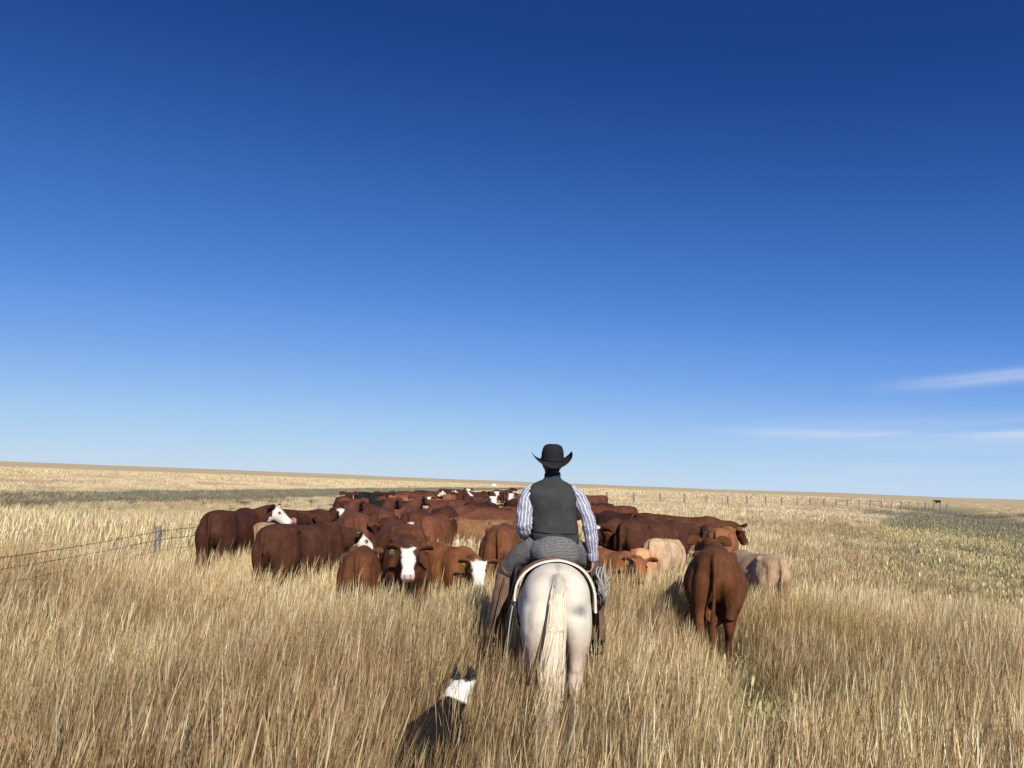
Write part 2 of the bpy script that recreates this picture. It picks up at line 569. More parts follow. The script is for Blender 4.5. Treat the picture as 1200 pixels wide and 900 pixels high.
# the track: a strip of short grey-green growth with paler wheel ruts
mtk = Mat('track_turf', 0.95, 0.05)
gk = mtk.n.new('ShaderNodeNewGeometry')
k1 = mtk.noise(0.5, 8, gk.outputs['Position'], 0.7, stretch=(1, 0.35, 0))
k2 = mtk.noise(5, 6, gk.outputs['Position'], 0.7, stretch=(1, 1, 0))
kc = mtk.mix(mtk.ramp(k1, 0.35, 0.65), (0.12, 0.115, 0.075), (0.20, 0.18, 0.11))
kc = mtk.mix(mtk.attr('rut'), kc, (0.40, 0.34, 0.21))
kc = mtk.mix(mtk.ramp(k2, 0.4, 0.8, 0, 0.5), kc, (0.27, 0.22, 0.13))
mtk.color(kc); mtk.bump(k2, 0.8, 0.12)
tv, tf, trut = [], [], []
ty = np.concatenate([np.arange(-60, 140, 3.0), np.arange(140, 420, 12.0)])
cols = np.linspace(-6.5, 6.5, 27)
for y in ty:
    for c in cols:
        x = track_x(y) + c + 0.9 * (vnoise(y, c, 9, 2) - 0.5)
        tv.append((x, y, float(gz(x, y)) + 0.012 + 0.03 * vnoise(x, y, 0.7, 5)))
        trut.append(max(0.0, 1 - abs(abs(c - 0.6) - 0.9) / 0.75) * (0.5 + 0.5 * vnoise(y, 0, 8, 6)))
nc = len(cols)
for j in range(len(ty) - 1):
    for i in range(nc - 1):
        a = j * nc + i; tf.append((a, a + 1, a + nc + 1, a + nc))
tme = bpy.data.meshes.new('track'); tme.from_pydata(tv, [], tf)
tme.polygons.foreach_set('use_smooth', [True] * len(tf))
fattr(tme, 'rut', trut)
track = link('track', tme, None, mtk.m)
tag(track, 'grey-green grassy track with paler wheel ruts beyond the wire fence', 'track', kind='structure')

# ------------------------------------------------------------------ cattle


def rotdir(yaw, pitch):
    """direction for a yaw to the right of +Y and a pitch above level"""
    return np.array((math.sin(R(yaw)) * math.cos(R(pitch)), math.cos(R(yaw)) * math.cos(R(pitch)), math.sin(R(pitch))))


def make_cow(ny=0, npch=18, hy=0, hp=-38, calf=False, vox=0.02, seed=0, tailx=0.0, tailup=0.0, belly=1.0, pattern='plain'):
    """one cow facing +Y with feet at z = 0; returns a job and what is needed to mark the skin"""
    rd = random.Random(seed)
    mb = MB()
    b = belly; lg = 0.06 if calf else 0.0
    mb.trunk([(-0.86, 1.30, 1.10, 0.07, .5), (-0.83, 1.345, 0.94, 0.17, .6), (-0.72, 1.375, 0.78 + lg, 0.235, .66), (-0.52, 1.385, 0.74 + lg, 0.27, .66),
              (-0.28, 1.37, 0.64 + lg, 0.295 * b, .50), (0.0, 1.35, 0.55 + lg, 0.345 * b, .42), (0.25, 1.345, 0.54 + lg, 0.34 * b, .42),
              (0.50, 1.365, 0.58 + lg, 0.29, .52), (0.68, 1.365, 0.66 + lg, 0.235, .55), (0.84, 1.30, 0.76 + lg, 0.17, .5), (0.95, 1.2, 0.86, 0.09, .5)], exp=2.3, etop=1.85)
    # hip bones and shoulders
    for sx in (-1, 1):
        mb.tube([(sx * .15, -.54, 1.26), (sx * .205, -.46, 1.285), (sx * .14, -.34, 1.27)], [.06, .06, .06], 10, 8)
        d1 = rd.uniform(-.16, .16); d2 = rd.uniform(-.14, .14)
        mb.tube([(sx * .15, -.50, 1.18), (sx * .185, -.56, 1.0), (sx * .19, -.585, .82), (sx * .175, -.60 + d1 * .3, .68), (sx * .16, -.71 + d1 * .7, .50),
                 (sx * .155, -.69 + d1 * .9, .36), (sx * .155, -.70 + d1, .16), (sx * .16, -.66 + d1, .09), (sx * .16, -.63 + d1, .0)],
                [(.13, .2), (.15, .235), (.135, .20), (.105, .15), (.064, .092), (.042, .055), (.042, .048), (.05, .058), (.056, .075)], 14, 30)
        mb.tube([(sx * .17, .56, 1.16), (sx * .20, .58, .96), (sx * .195, .52, .78), (sx * .175, .53 + d2 * .4, .60), (sx * .165, .55 + d2 * .7, .42),
                 (sx * .165, .55 + d2 * .9, .28), (sx * .165, .55 + d2, .13), (sx * .17, .59 + d2, .0)],
                [(.09, .17), (.12, .19), (.105, .15), (.075, .095), (.06, .065), (.043, .045), (.048, .052), (.056, .075)], 14, 26)
        # buttock bulge
        mb.tube([(sx * .10, -.70, 1.22), (sx * .135, -.765, 1.06), (sx * .155, -.74, .90), (sx * .165, -.69, .74), (sx * .165, -.70, .60)], [(.085, .10), (.102, .115), (.098, .115), (.082, .10), (.058, .07)], 12, 16)
    if not calf:
        mb.tube([(0, -.46, .72), (0, -.50, .60), (0, -.46, .52)], [.10, .12, .07], 12, 8)      # udder
    # neck and head
    B = np.array((0, .62, 1.12)); nd = rotdir(ny, npch); L = .62
    half = rotdir(ny * .45, npch * .6)
    Pm = B + half * L * .45; P = Pm + nd * L * .6
    hf = rotdir(hy, hp); hr = np.cross(hf, (0, 0, 1)); hr /= np.linalg.norm(hr); hu = np.cross(hr, hf)
    mb.tube([B - (0, .10, .02), B + half * .12 + (0, 0, -.02), Pm + (0, 0, -.02), P - nd * .10 + (0, 0, -.02), P + hf * .05 - hu * .03],
            [(.20, .29), (.175, .265), (.135, .20), (.115, .155), (.09, .10)], 18, 18, hint=tuple(hr * .5 + np.array((math.cos(R(ny)), -math.sin(R(ny)), 0))))
    # dewlap and brisket
    mb.tube([(0, .78, .80), tuple(Pm + (0, 0, -.20)), tuple(P - nd * .12 + (0, 0, -.16))], [(.07, .10), (.035, .09), (.04, .05)], 10, 10)
    mb.framed(P, hf, hr, hu, [(-.07, .06, .04, .06), (-.02, .105, .07, .11), (.08, .122, .078, .145), (.16, .118, .075, .15), (.225, .098, .068, .135),
                              (.295, .086, .064, .12), (.365, .092, .064, .115), (.41, .094, .056, .10), (.44, .07, .035, .07)])
    ears = []
    for sx in (-1, 1):
        e0 = P + hf * .0 + hr * sx * .095 + hu * .03
        e1 = e0 + hr * sx * .09 - hf * .035 + hu * .015
        e2 = e0 + hr * sx * .165 - hf * .05 - hu * .02
        e3 = e0 + hr * sx * .225 - hf * .05 - hu * .065
        mb.tube([e0, e1, e2, e3], [(.03, .032), (.026, .068), (.023, .076), (.013, .022)], 10, 12, hint=tuple(hf))
        ears.append((e2, hr * sx, hf, hu))
    # tail
    tx = tailx
    if tailup > 0:
        tp = [(0, -.80, 1.32), (0, -.93, 1.36), (tx * .4, -1.05, 1.30 + tailup * .1), (tx * .8, -1.12, 1.10), (tx, -1.12, .86), (tx, -1.10, .66), (tx, -1.09, .50)]
    else:
        tp = [(0, -.80, 1.325), (0, -.885, 1.27), (tx * .2, -.905, 1.08), (tx * .6, -.885, .84), (tx, -.87, .62), (tx, -.87, .46), (tx, -.87, .28)]
    mb.tube(tp, [.045, .036, .028, .025, .03, .048, .016], 10, 26)
    info = dict(P=P, hf=hf, hr=hr, hu=hu, ears=ears, pattern=pattern, seed=seed, calf=calf, tp=tp)
    return (mb, vox, 3), info


def mark_cow(me, inf):
    X = coords(me)
    sg = np.sign(X[:, 0]); bd = (X[:, 1] < .62) & (X[:, 1] > -.8) & (np.abs(X[:, 0]) > .05)
    hol = -.026 * np.exp(-((X[:, 1] + .24) / .16) ** 2 - ((X[:, 2] - 1.13) / .12) ** 2) - .020 * np.exp(-((X[:, 1] - .36) / .08) ** 2 - ((X[:, 2] - .98) / .16) ** 2)
    hol += -.016 * np.exp(-((X[:, 1] + .62) / .07) ** 2 - ((X[:, 2] - 1.12) / .12) ** 2)
    rib = .0045 * np.sin(X[:, 1] * 52 + X[:, 2] * 6) * sstep(X[:, 1], -.16, -.02) * (1 - sstep(X[:, 1], .30, .42)) * np.exp(-((X[:, 2] - .98) / .2) ** 2)
    lump = np.array([mnoise.noise(Vector(tuple(p * 4.5 + inf['seed'] * 1.7))) for p in X]) * .014
    X[:, 0] += bd * sg * (hol + rib + lump)
    me.vertices.foreach_set('co', X.astype(np.float32).ravel()); me.update()
    d = X - inf['P']; a = d @ inf['hf']; l = d @ inf['hr']; u = d @ inf['hu']
    onhead = (a > -.10) & (a < .6) & (np.abs(l) < .15) & (np.abs(u) < .22)
    ear = (np.abs(l) > .128) & (np.abs(a) < .12) & (np.abs(u) < .12)
    wob = (np.array([mnoise.noise(Vector(tuple(p * 9 + inf['seed']))) for p in X])) * 0.085
    pat = inf['pattern']
    white = np.zeros(len(X))
    if pat in ('face', 'baldy'):
        white = np.where(onhead & ~ear, sstep(a + wob, -.06, -.01), 0)
        if pat == 'face':      # brow to muzzle, cheeks stay red
            white *= 1 - sstep(np.abs(l) + wob * .8, .075, .10) * (a < .30)
            white *= np.where(u < -.07, 1 - sstep(.34 - a, .0, .08), 1)
    elif pat == 'blaze':
        white = np.where(onhead & ~ear & (u > -.05), 1 - sstep(np.abs(l) + wob, .03, .05), 0)
        white = np.maximum(white, np.where(onhead & ~ear, sstep(a + wob, .36, .40), 0))
    if pat in ('face', 'baldy', 'belly'):
        # white brisket and underline
        under = (X[:, 2] + wob < .60) & (X[:, 1] > -.35) & (np.abs(X[:, 0]) < .10)
        white = np.maximum(white, under * 1.0)
    if pat == 'belly':
        white = np.maximum(white, (sstep(X[:, 2] + wob * 2, .86, .78) * (X[:, 2] > .45)) * 1.0)
    if pat == 'whitetail' or inf['seed'] % 5 == 0:
        tl = (X[:, 1] < -.84) & (X[:, 2] < .62) & (np.abs(X[:, 0] - inf['tp'][-1][0]) < .08)
        white = np.maximum(white, tl * .8)
    if pat == 'whitetail':
        tl = (X[:, 1] < -.86) & (X[:, 2] < 1.2) & (np.abs(X[:, 0] - inf['tp'][2][0]) < .05)
        white = np.maximum(white, tl * 1.0)
    pink = np.where(onhead & (a > .375), sstep(a, .375, .405), 0) * (.85 if pat != 'plain' else .35)
    pink = np.maximum(pink, ((X[:, 2] < .62) & (np.abs(X[:, 0]) < .09) & (np.abs(X[:, 1] + .48) < .12)) * .6)
    nost = onhead & (a > .39) & (np.abs(np.abs(l) - .04) < .016) & (u > -.01)
    eyes = onhead & (np.abs(a - .13) < .035) & (np.abs(l) > .09) & (u > .0) & (u < .07)
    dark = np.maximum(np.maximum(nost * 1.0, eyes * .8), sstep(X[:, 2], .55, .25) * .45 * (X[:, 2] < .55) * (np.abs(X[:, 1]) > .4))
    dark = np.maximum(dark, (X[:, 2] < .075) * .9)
    dark = np.maximum(dark, ear * np.where((np.abs(l) > .14), .35, 0))
    pink = np.where(nost, 0, pink); white = np.where(nost | eyes, white * .3, white)
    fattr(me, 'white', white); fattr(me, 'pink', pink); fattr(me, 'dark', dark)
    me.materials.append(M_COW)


RED_D = (0.082, 0.034, 0.021); RED = (0.125, 0.050, 0.026); RED_L = (0.19, 0.080, 0.037); BLACKC = (0.018, 0.017, 0.018)
TAN = (0.36, 0.20, 0.10); TAN_L = (0.50, 0.34, 0.20); CREAM = (0.58, 0.42, 0.27); BROWN = (0.155, 0.062, 0.027); TANR = (0.30, 0.125, 0.052)
LOOKL, LOOKR, AWAY, LOW = dict(ny=-55, npch=12, hy=-95, hp=-30), dict(ny=55, npch=14, hy=95, hp=-28), dict(ny=0, npch=8, hy=0, hp=-40), dict(ny=0, npch=-18, hy=0, hp=-60)

# px, py of the back line, size, heading (0 = away, clockwise), pose, colour, pattern, tags, label, extra
DEEP = 'dark red cow deep in the herd, only its back showing'
herd = [
    (272, 597, .97, 22, dict(ny=58, npch=26, hy=88, hp=-40), RED_D, 'baldy', 'O', 'dark red cow with white muzzle and orange tag, turned sideways against the wire fence', {}),
    (316, 611, .80, 14, dict(ny=10, npch=20, hy=20, hp=-20), TAN_L, 'belly', '', 'pale tan and white calf squeezed between two dark red cows by the fence', {}),
    (355, 613, .94, 36, dict(ny=25, npch=0, hy=55, hp=-42), RED_D, 'baldy', '', 'large dark red cow with drooping white face, flank turned to the wire fence', dict(tailx=-.02)),
    (317, 598, .84, 56, dict(ny=0, npch=0, hy=0, hp=-45), RED_D, 'plain', '', 'dark red cow standing side-on behind the pale tan fence calf', {}),
    (352, 597, .84, 62, dict(ny=55, npch=26, hy=112, hp=-22), RED_D, 'face', 'O', 'dark red cow with white blaze and orange tag looking back beside the fence', {}),
    (405, 581, 1.00, 5, dict(ny=0, npch=30, hy=0, hp=-20), RED_D, 'belly', '', 'dark red cow with pale belly walking alone at the fence edge of the herd', {}),
    (424, 643, .76, 4, AWAY, RED_L, 'plain', '', 'small bright red calf seen from behind, beside the white-faced cow staring back', {}),
    (478, 629, .88, 177, dict(ny=4, npch=17, hy=5, hp=-52), RED, 'face', 'YO', 'red cow facing back with long white face, yellow and orange ear tags', {}),
    (522, 637, .80, 148, dict(ny=18, npch=4, hy=30, hp=-52), TANR, 'baldy', 'Y', 'brown calf with white face and yellow tag peering over the grass', {}),
    (590, 615, .95, 4, AWAY, RED_L, 'plain', '', 'reddish brown cow seen from behind, left of the rider', dict(tailx=.02, belly=1.08)),
    (562, 608, .84, -66, dict(ny=0, npch=0, hy=0, hp=-50), TAN, 'belly', '', 'tan calf with white belly standing side-on behind the brown calf', {}),
    (453, 605, .93, -6, AWAY, RED, 'plain', '', 'red cow walking away directly behind the cow that faces back', dict(tailx=-.04)),
    (522, 594, 1.00, 6, AWAY, RED_D, 'plain', '', 'dark red cow seen from behind, next to the side-on tan calf', {}),
    (430, 590, 1.00, -8, AWAY, RED_D, 'plain', '', 'dark red cow walking away behind the drooping white face', {}),
    (490, 598, 1.00, 8, AWAY, RED, 'whitetail', '', 'red cow with a white tail walking away in the herd', dict(tailx=.0)),
    (440, 577, 1.00, 62, dict(ny=-60, npch=25, hy=-150, hp=-20), BLACKC, 'blaze', '', 'only black cow, with white blaze, at the fence side of the herd', {}),
    (478, 580, 1.00, 72, 'S', RED, 'plain', '', 'red cow standing side-on beside the black cow', {}),
    (562, 588, 1.00, 22, 'A', RED_D, 'plain', '', DEEP, {}),
    (598, 597, 1.00, -78, 'L', RED_D, 'plain', '', "dark red cow standing side-on by the rider's left sleeve", {}),
    (541, 599, .76, 15, 'CA', TAN_L, '', '', 'pale tan calf walking between dark cows in mid herd', {}),
    (588, 591, .76, 80, 'CF', TAN, '', '', "tan calf with white face near the rider's left shoulder", {}),
    (505, 575, 1.00, 82, 'F', RED_D, '', '', 'dark red cow with white face, looking up from deep in the herd', {}),
    (530, 573, 1.00, 78, 'S', RED_D, '', '', 'dark red cow standing side-on deep in the herd', {}),
    (548, 574, 1.00, 175, 'F', RED_D, '', '', 'distant dark cow with white face looking back from the herd', {}),
    (574, 577, 1.00, 160, 'F', RED, '', '', 'distant red cow with white face looking back from the herd', {}),
    (588, 574, 1.00, 40, 'AU', RED_D, '', '', DEEP, {}),
    (604, 580, 1.00, 186, 'F', RED, '', '', 'red cow with white face, looking back from the middle of the herd', {}),
    (516, 585, 1.00, -62, 'S', RED_D, '', '', 'dark red cow standing side-on deep in the herd', {}),
    (552, 581, 1.00, 30, 'AU', RED_D, '', '', DEEP, {}),
    (495, 584, 1.00, 172, 'F', RED, '', '', 'red cow with white face, looking back from the middle of the herd', {}),
    (463, 586, 1.00, -20, 'AU', RED_D, '', '', DEEP, {}),
    (566, 583, 1.00, 160, 'F', RED_D, '', '', 'dark red cow with white face, looking up from deep in the herd', {}),
    (838, 640, .95, 0, dict(ny=-12, npch=22, hy=-16, hp=-14), BROWN, 'plain', '', 'big chestnut brown cow seen from behind, apart from the herd', dict(belly=1.10, tailx=-.02)),
    (846, 618, .87, 8, dict(ny=5, npch=14, hy=8, hp=-34), (.26, .115, .05), 'plain', '', 'curly reddish young cow just beyond the big chestnut cow', {}),
    (887, 647, .78, -28, LOW, CREAM, 'plain', '', 'cream calf with dark tail beside the big chestnut cow, outermost of the herd', dict(darktail=1)),
    (714, 643, .76, 146, dict(ny=20, npch=14, hy=32, hp=-48), TANR, 'plain', 'YA', 'tan calf facing back with pale ear tag, beside the rider', {}),
    (778, 630, .80, 18, LOW, CREAM, 'plain', '', 'cream calf seen from behind, between the tan calf and the chestnut cow', {}),
    (738, 607, 1.00, 205, dict(ny=6, npch=4, hy=12, hp=-50), RED_D, 'blaze', 'O', 'dark red cow with white blaze and muzzle lowering its head', {}),
    (766, 610, 1.00, 38, AWAY, RED_D, 'plain', '', 'dark red cow rump-on behind the cream calf', {}),
    (798, 604, 1.00, 80, dict(ny=-14, npch=4, hy=-30, hp=-55), RED, 'plain', 'W', 'red cow standing side-on with tail swung out behind', dict(tailup=.6, tailx=.1)),
    (802, 613, .78, 5, AWAY, TAN, 'belly', '', 'tan calf walking away in front of the side-on red cow', {}),
    (712, 592, 1.00, -84, 'S', RED, '', '', "red cow standing side-on by the rider's right sleeve", {}),
    (695, 580, 1.00, -86, 'S', RED_D, '', '', "dark red cow far ahead, above the rider's right sleeve", {}),
    (704, 610, .78, -60, 'CA', TAN_L, '', '', "pale tan calf half hidden behind the rider's right arm", {}),
    (710, 634, .70, 40, dict(ny=20, npch=10, hy=30, hp=-35), TAN_L, 'plain', 'W', 'small tan calf with pale ear tag behind the tan calf facing back', {}),
    (640, 592, 1.00, 10, 'A', RED_D, '', '', DEEP, {}),
    (668, 586, 1.00, -30, 'S', RED_D, '', '', 'dark red cow standing side-on deep in the herd', {}),
    (414, 599, 1.00, -4, 'AU', RED_D, '', '', 'dark red cow between the fence-side white face and the red calf', {}),
    (508, 604, .94, 12, 'A', RED, '', '', 'red cow close behind the brown calf with the white face', {}),
    (543, 585, 1.00, -10, 'AU', RED_D, '', '', DEEP, {}),
    (460, 577, 1.00, 64, 'S', RED, '', '', 'red cow side-on just past the black cow', {}),
    (519, 577, 1.00, 105, 'F', RED_D, '', '', 'dark red cow with white face, looking up from deep in the herd', {}),
    (560, 576, 1.00, -80, 'S', RED_D, '', '', 'dark red cow standing side-on deep in the herd', {}),
    (597, 577, 1.00, 20, 'A', RED_D, '', '', DEEP, {}),
    (612, 585, 1.00, -30, 'S', RED, '', '', "red cow side-on level with the rider's left shoulder", {}),
    (471, 591, 1.00, 16, 'AU', RED_D, '', '', DEEP, {}),
    (607, 594, 1.00, 10, 'A', RED, '', '', "red cow walking away just past the rider's left sleeve", {}),
    (536, 579, 1.00, 40, 'S', RED, '', '', 'dark red cow standing side-on deep in the herd', {}),
    (449, 596, 1.00, 3, 'AU', RED_D, '', '', DEEP, {}),
    (487, 576, 1.00, 95, 'F', RED_D, '', '', 'dark red cow with white face, looking up from deep in the herd', {}),
    (569, 593, 1.00, 70, 'S', RED_D, '', '', 'dark red cow standing side-on deep in the herd', {}),
    (470, 612, .96, -12, 'A', RED, '', '', 'red cow tucked right behind the cow that faces back', {}),
    (756, 641, .70, 12, 'CA', TAN, '', '', 'small tan calf between the tan calf facing back and the cream calf', {}),
    (690, 589, 1.00, -72, 'S', RED_D, '', '', "dark red cow close beyond the rider's right shoulder", {}),
    (736, 600, 1.00, -50, 'S', RED_D, '', '', 'dark red cow behind the cow lowering its white-blazed head', {}),
    (725, 622, .74, 14, 'CA', TAN_L, '', '', 'pale tan calf walking away under the white-blazed head', {}),
]
shared = {'AU': (dict(ny=12, npch=42, hy=25, hp=-12), 'plain', 0), 'A': (dict(ny=0, npch=10, hy=0, hp=-40), 'plain', 0), 'S': (dict(ny=10, npch=4, hy=14, hp=-45), 'plain', 0), 'L': (dict(ny=-8, npch=-8, hy=-10, hp=-55), 'plain', 0),
          'F': (dict(ny=8, npch=30, hy=8, hp=-35), 'baldy', 0), 'CA': (dict(ny=0, npch=8, hy=0, hp=-40), 'belly', 1), 'CF': (dict(ny=40, npch=25, hy=90, hp=-30), 'baldy', 1)}
jobs, infos, keys = [], [], []
for k, (pose, pat, cf) in shared.items():
    j, inf = make_cow(**pose, calf=bool(cf), vox=.034, seed=len(keys) + 50, pattern=pat)
    jobs.append(j); infos.append(inf); keys.append(k)
for i, h in enumerate(herd):
    if isinstance(h[4], dict):
        px, py, sc_, hd_, pose, colr, pat, tags, lab, ex = h
        ex = dict(ex); ex.pop('darktail', None)
        j, inf = make_cow(**pose, calf=sc_ < .88, vox=.019 if py > 600 else .026, seed=i + 1, pattern=pat, **ex)
        jobs.append(j); infos.append(inf); keys.append(i)
cow_meshes = {}
for k, me, inf in zip(keys, fuse(jobs), infos):
    me.name = 'cow_body'
    mark_cow(me, inf)
    cow_meshes[k] = (me, inf)

tagm = MB()
tagm.rings([[(-.012, 0, .0), (.012, 0, 0), (.012, .004, 0), (-.012, .004, 0)], [(-.03, 0, -.035), (.03, 0, -.035), (.03, .004, -.035), (-.03, .004, -.035)],
            [(-.032, 0, -.085), (.032, 0, -.085), (.032, .004, -.085), (-.032, .004, -.085)]])
TAGS = {}
for ch, mm in (('O', M_TAG_O), ('Y', M_TAG_Y), ('W', M_TAG_W)):
    me = tagm.mesh('ear_tag', False); me.materials.append(mm); TAGS[ch] = me
eyem = MB()
eyem.tube([(0, -.02, 0), (0, -.012, 0), (0, 0, 0), (0, .012, 0), (0, .02, 0)], [.003, .016, .02, .016, .003], 10, 9)
EYE = eyem.mesh('eye'); EYE.materials.append(M_EYE)

for i, (px, py, sc_, hd_, pose, colr, pat, tags, lab, ex) in enumerate(herd):
    key = i if isinstance(pose, dict) else pose
    me, inf = cow_meshes[key]
    sc_ *= 1.07
    top = 1.372 * sc_
    p = hit(px, py, top)
    calf = sc_ < .88 * 1.07
    o = link('calf' if calf else 'cow', me)
    o.location = (p.x, p.y, 0)
    o.scale = (sc_,) * 3
    o.rotation_euler.z = -R(hd_) - math.atan2(p.x, p.y)
    jit = random.uniform(.80, 1.25) if isinstance(pose, dict) else random.choice((.75, .95, 1.2, 1.6, 2.0))
    o.color = (colr[0] * jit, colr[1] * jit, colr[2] * jit, 1)
    if colr == RED and lab.startswith('dark red'): lab = 'lighter ' + lab[5:]
    tag(o, lab, 'calf' if calf else 'cow', 'cattle herd being driven through the grass')
    if isinstance(pose, dict):
        for sx in (-1, 1):
            e = link('eye', EYE, o)
            pos = inf['P'] + inf['hf'] * .13 + inf['hr'] * sx * .108 + inf['hu'] * .035
            e.location = tuple(pos)
        ts = [t for t in tags if t in TAGS]
        for q, t in enumerate(ts):
            sx = (1 if q == 0 else -1)
            if len(ts) == 1: sx = -1 if t == 'O' else 1
            e2, er, ef, eu = inf['ears'][1 if sx > 0 else 0]
            g = link('ear_tag', TAGS[t], o)
            mt3 = Matrix((Vector(er) * sx, -Vector(ef), Vector(eu))).transposed()
            g.matrix_local = Matrix.Translation(Vector(e2 - er * .03 + ef * .035 - eu * .02)) @ mt3.to_4x4() @ Matrix.Diagonal((1.25, 1, 1.25, 1))

# ------------------------------------------------------------------ horse, tack and rider share one frame
HX, HY = 0.43, 6.93
HROT = R(-1.0)


def place(o):
    o.location = (HX, HY, 0); o.rotation_euler.z = HROT


hm = MB()
hm.trunk([(-.84, 1.27, 1.06, .07, .5), (-.815, 1.335, 1.02, .165, .55), (-.74, 1.395, .98, .235, .5), (-.60, 1.44, .95, .268, .5), (-.42, 1.455, .88, .28, .5),
          (-.15, 1.415, .76, .30, .5), (.1, 1.385, .72, .315, .48), (.32, 1.41, .72, .30, .48), (.52, 1.475, .74, .25, .48), (.70, 1.47, .82, .20, .48), (.88, 1.36, .95, .12, .48)], exp=2.15)
for sx in (-1, 1):
    f1 = .03 if sx > 0 else .10
    cx = 1.0 if sx > 0 else .96
    hm.tube([(sx * .125, -.50, 1.24), (sx * .155, -.60, 1.08), (sx * .168, -.63, .93), (sx * .168 * cx, -.60 + f1, .77), (sx * .155 * cx, -.70 + f1, .60), (sx * .148 * cx, -.735 + f1, .52),
             (sx * .145 * cx, -.70 + f1, .38), (sx * .142 * cx, -.69 + f1, .22), (sx * .142 * cx, -.68 + f1, .15), (sx * .142 * cx, -.63 + f1, .07), (sx * .142 * cx, -.61 + f1, .0)],
            [(.135, .19), (.128, .215), (.112, .19), (.088, .145), (.062, .09), (.05, .07), (.036, .045), (.037, .042), (.044, .05), (.046, .055), (.064, .075)], 16, 34)
    hm.tube([(sx * .09, -.70, 1.22), (sx * .125, -.765, 1.08), (sx * .148, -.735, .93), (sx * .158, -.69, .78), (sx * .156, -.70, .66)], [(.08, .10), (.10, .10), (.088, .10), (.068, .085), (.05, .06)], 12, 18)
    f2 = .10 * sx
    hm.tube([(sx * .15, .58, 1.15), (sx * .17, .60, .98), (sx * .165, .56, .82), (sx * .15, .57 + f2 * .5, .66), (sx * .145, .58 + f2 * .8, .48), (sx * .14, .58 + f2, .30),
             (sx * .14, .58 + f2, .17), (sx * .14, .62 + f2, .08), (sx * .14, .64 + f2, .0)],
            [(.085, .16), (.105, .17), (.095, .12), (.062, .075), (.05, .052), (.034, .038), (.042, .045), (.045, .05), (.064, .075)], 16, 28)
hm.tube([(0, .62, 1.18), (0, .86, 1.36), (0, 1.08, 1.54), (0, 1.24, 1.66)], [(.15, .28), (.12, .22), (.09, .165), (.075, .11)], 18, 20)
hhf = rotdir(0, -50); hhr = np.array((1., 0, 0)); hhu = np.cross(hhr, hhf)
HP = np.array((0, 1.24, 1.69))
hm.framed(HP, hhf, hhr, hhu, [(-.06, .05, .04, .08), (.0, .085, .065, .14), (.12, .10, .07, .16), (.24, .085, .06, .13), (.40, .06, .05, .085), (.52, .062, .05, .075), (.58, .045, .03, .05)])
for sx in (-1, 1):
    hm.tube([HP + (sx * .05, 0, .05), HP + (sx * .065, .0, .12), HP + (sx * .06, .02, .20)], [(.028, .02), (.032, .02), (.008, .008)], 8, 8)
# dock of the tail
hm.tube([(0, -.74, 1.37), (0, -.83, 1.335), (-.01, -.885, 1.25), (-.02, -.905, 1.12)], [.05, .042, .036, .022], 12, 12)

# the dog in the same batch
dm = MB()
dm.trunk([(-.33, .46, .33, .08, .5), (-.29, .50, .28, .15, .5), (-.18, .53, .26, .18, .5), (0, .545, .22, .19, .5), (.14, .565, .20, .19, .5), (.26, .575, .24, .165, .5), (.34, .53, .32, .09, .5)], 20, 24, 2.1)
for sx in (-1, 1):
    dm.tube([(sx * .085, -.24, .40), (sx * .10, -.24, .30), (sx * .09, -.22, .22), (sx * .085, -.31, .13), (sx * .085, -.29, .05), (sx * .085, -.26, .0)], [(.06, .10), (.06, .09), (.04, .05), (.022, .028), (.02, .022), (.026, .04)], 10, 16)
    dm.tube([(sx * .085, .22, .40), (sx * .095, .22, .30), (sx * .085, .20, .20), (sx * .08, .21, .08), (sx * .08, .23, .0)], [(.05, .08), (.045, .065), (.03, .035), (.022, .024), (.026, .04)], 10, 14)
dm.tube([(0, .22, .45), (0, .31, .53), (.005, .37, .60), (.01, .41, .64)], [(.105, .12), (.10, .11), (.085, .09), (.065, .06)], 14, 14)
DP = np.array((.01, .42, .635)); df = rotdir(-6, -8); dr = np.cross(df, (0, 0, 1)); dr /= np.linalg.norm(dr); du = np.cross(dr, df)
dm.framed(DP, df, dr, du, [(-.08, .04, .03, .04), (-.04, .075, .055, .06), (.02, .082, .062, .065), (.07, .065, .045, .055), (.11, .04, .02, .045), (.17, .032, .016, .035), (.205, .02, .012, .02)], 16, 18)
for sx in (-1, 1):
    e0 = DP - df * .005 + dr * sx * .05 + du * .035
    dm.tube([e0, e0 + du * .045 + dr * sx * .012, e0 + du * .085 + dr * sx * .014, e0 + du * .122 + dr * sx * .008], [(.046, .024), (.042, .018), (.028, .013), (.007, .008)], 8, 10, hint=tuple(dr))
dm.tube([(0, -.33, .43), (0, -.42, .36), (0, -.46, .25), (0, -.52, .18)], [.035, .045, .055, .015], 10, 12)

# the person's body: head, torso, arms with hands, legs
pm = MB()
SH = -.035           # shift of the upper body to the left
pm.trunk([(.0, 1.60, 1.50, .06, .5), (.05, 1.62, 1.49, .13, .5), (.12, 1.64, 1.49, .145, .5), (.19, 1.60, 1.50, .08, .5)], 20, 12, 2.1)
pm.tube([(0, .10, 1.52), (-.01, .10, 1.70), (-.02, .09, 1.90), (SH, .08, 2.04), (SH, .09, 2.12), (SH, .10, 2.22)], [(.16, .11), (.15, .105), (.175, .12), (.19, .10), (.08, .065), (.055, .055)], 18, 26)
HD = np.array((SH - .005, .125, 2.265)); pf = rotdir(-4, -4); prr = np.cross(pf, (0, 0, 1)); prr /= np.linalg.norm(prr); pu = np.cross(prr, pf)
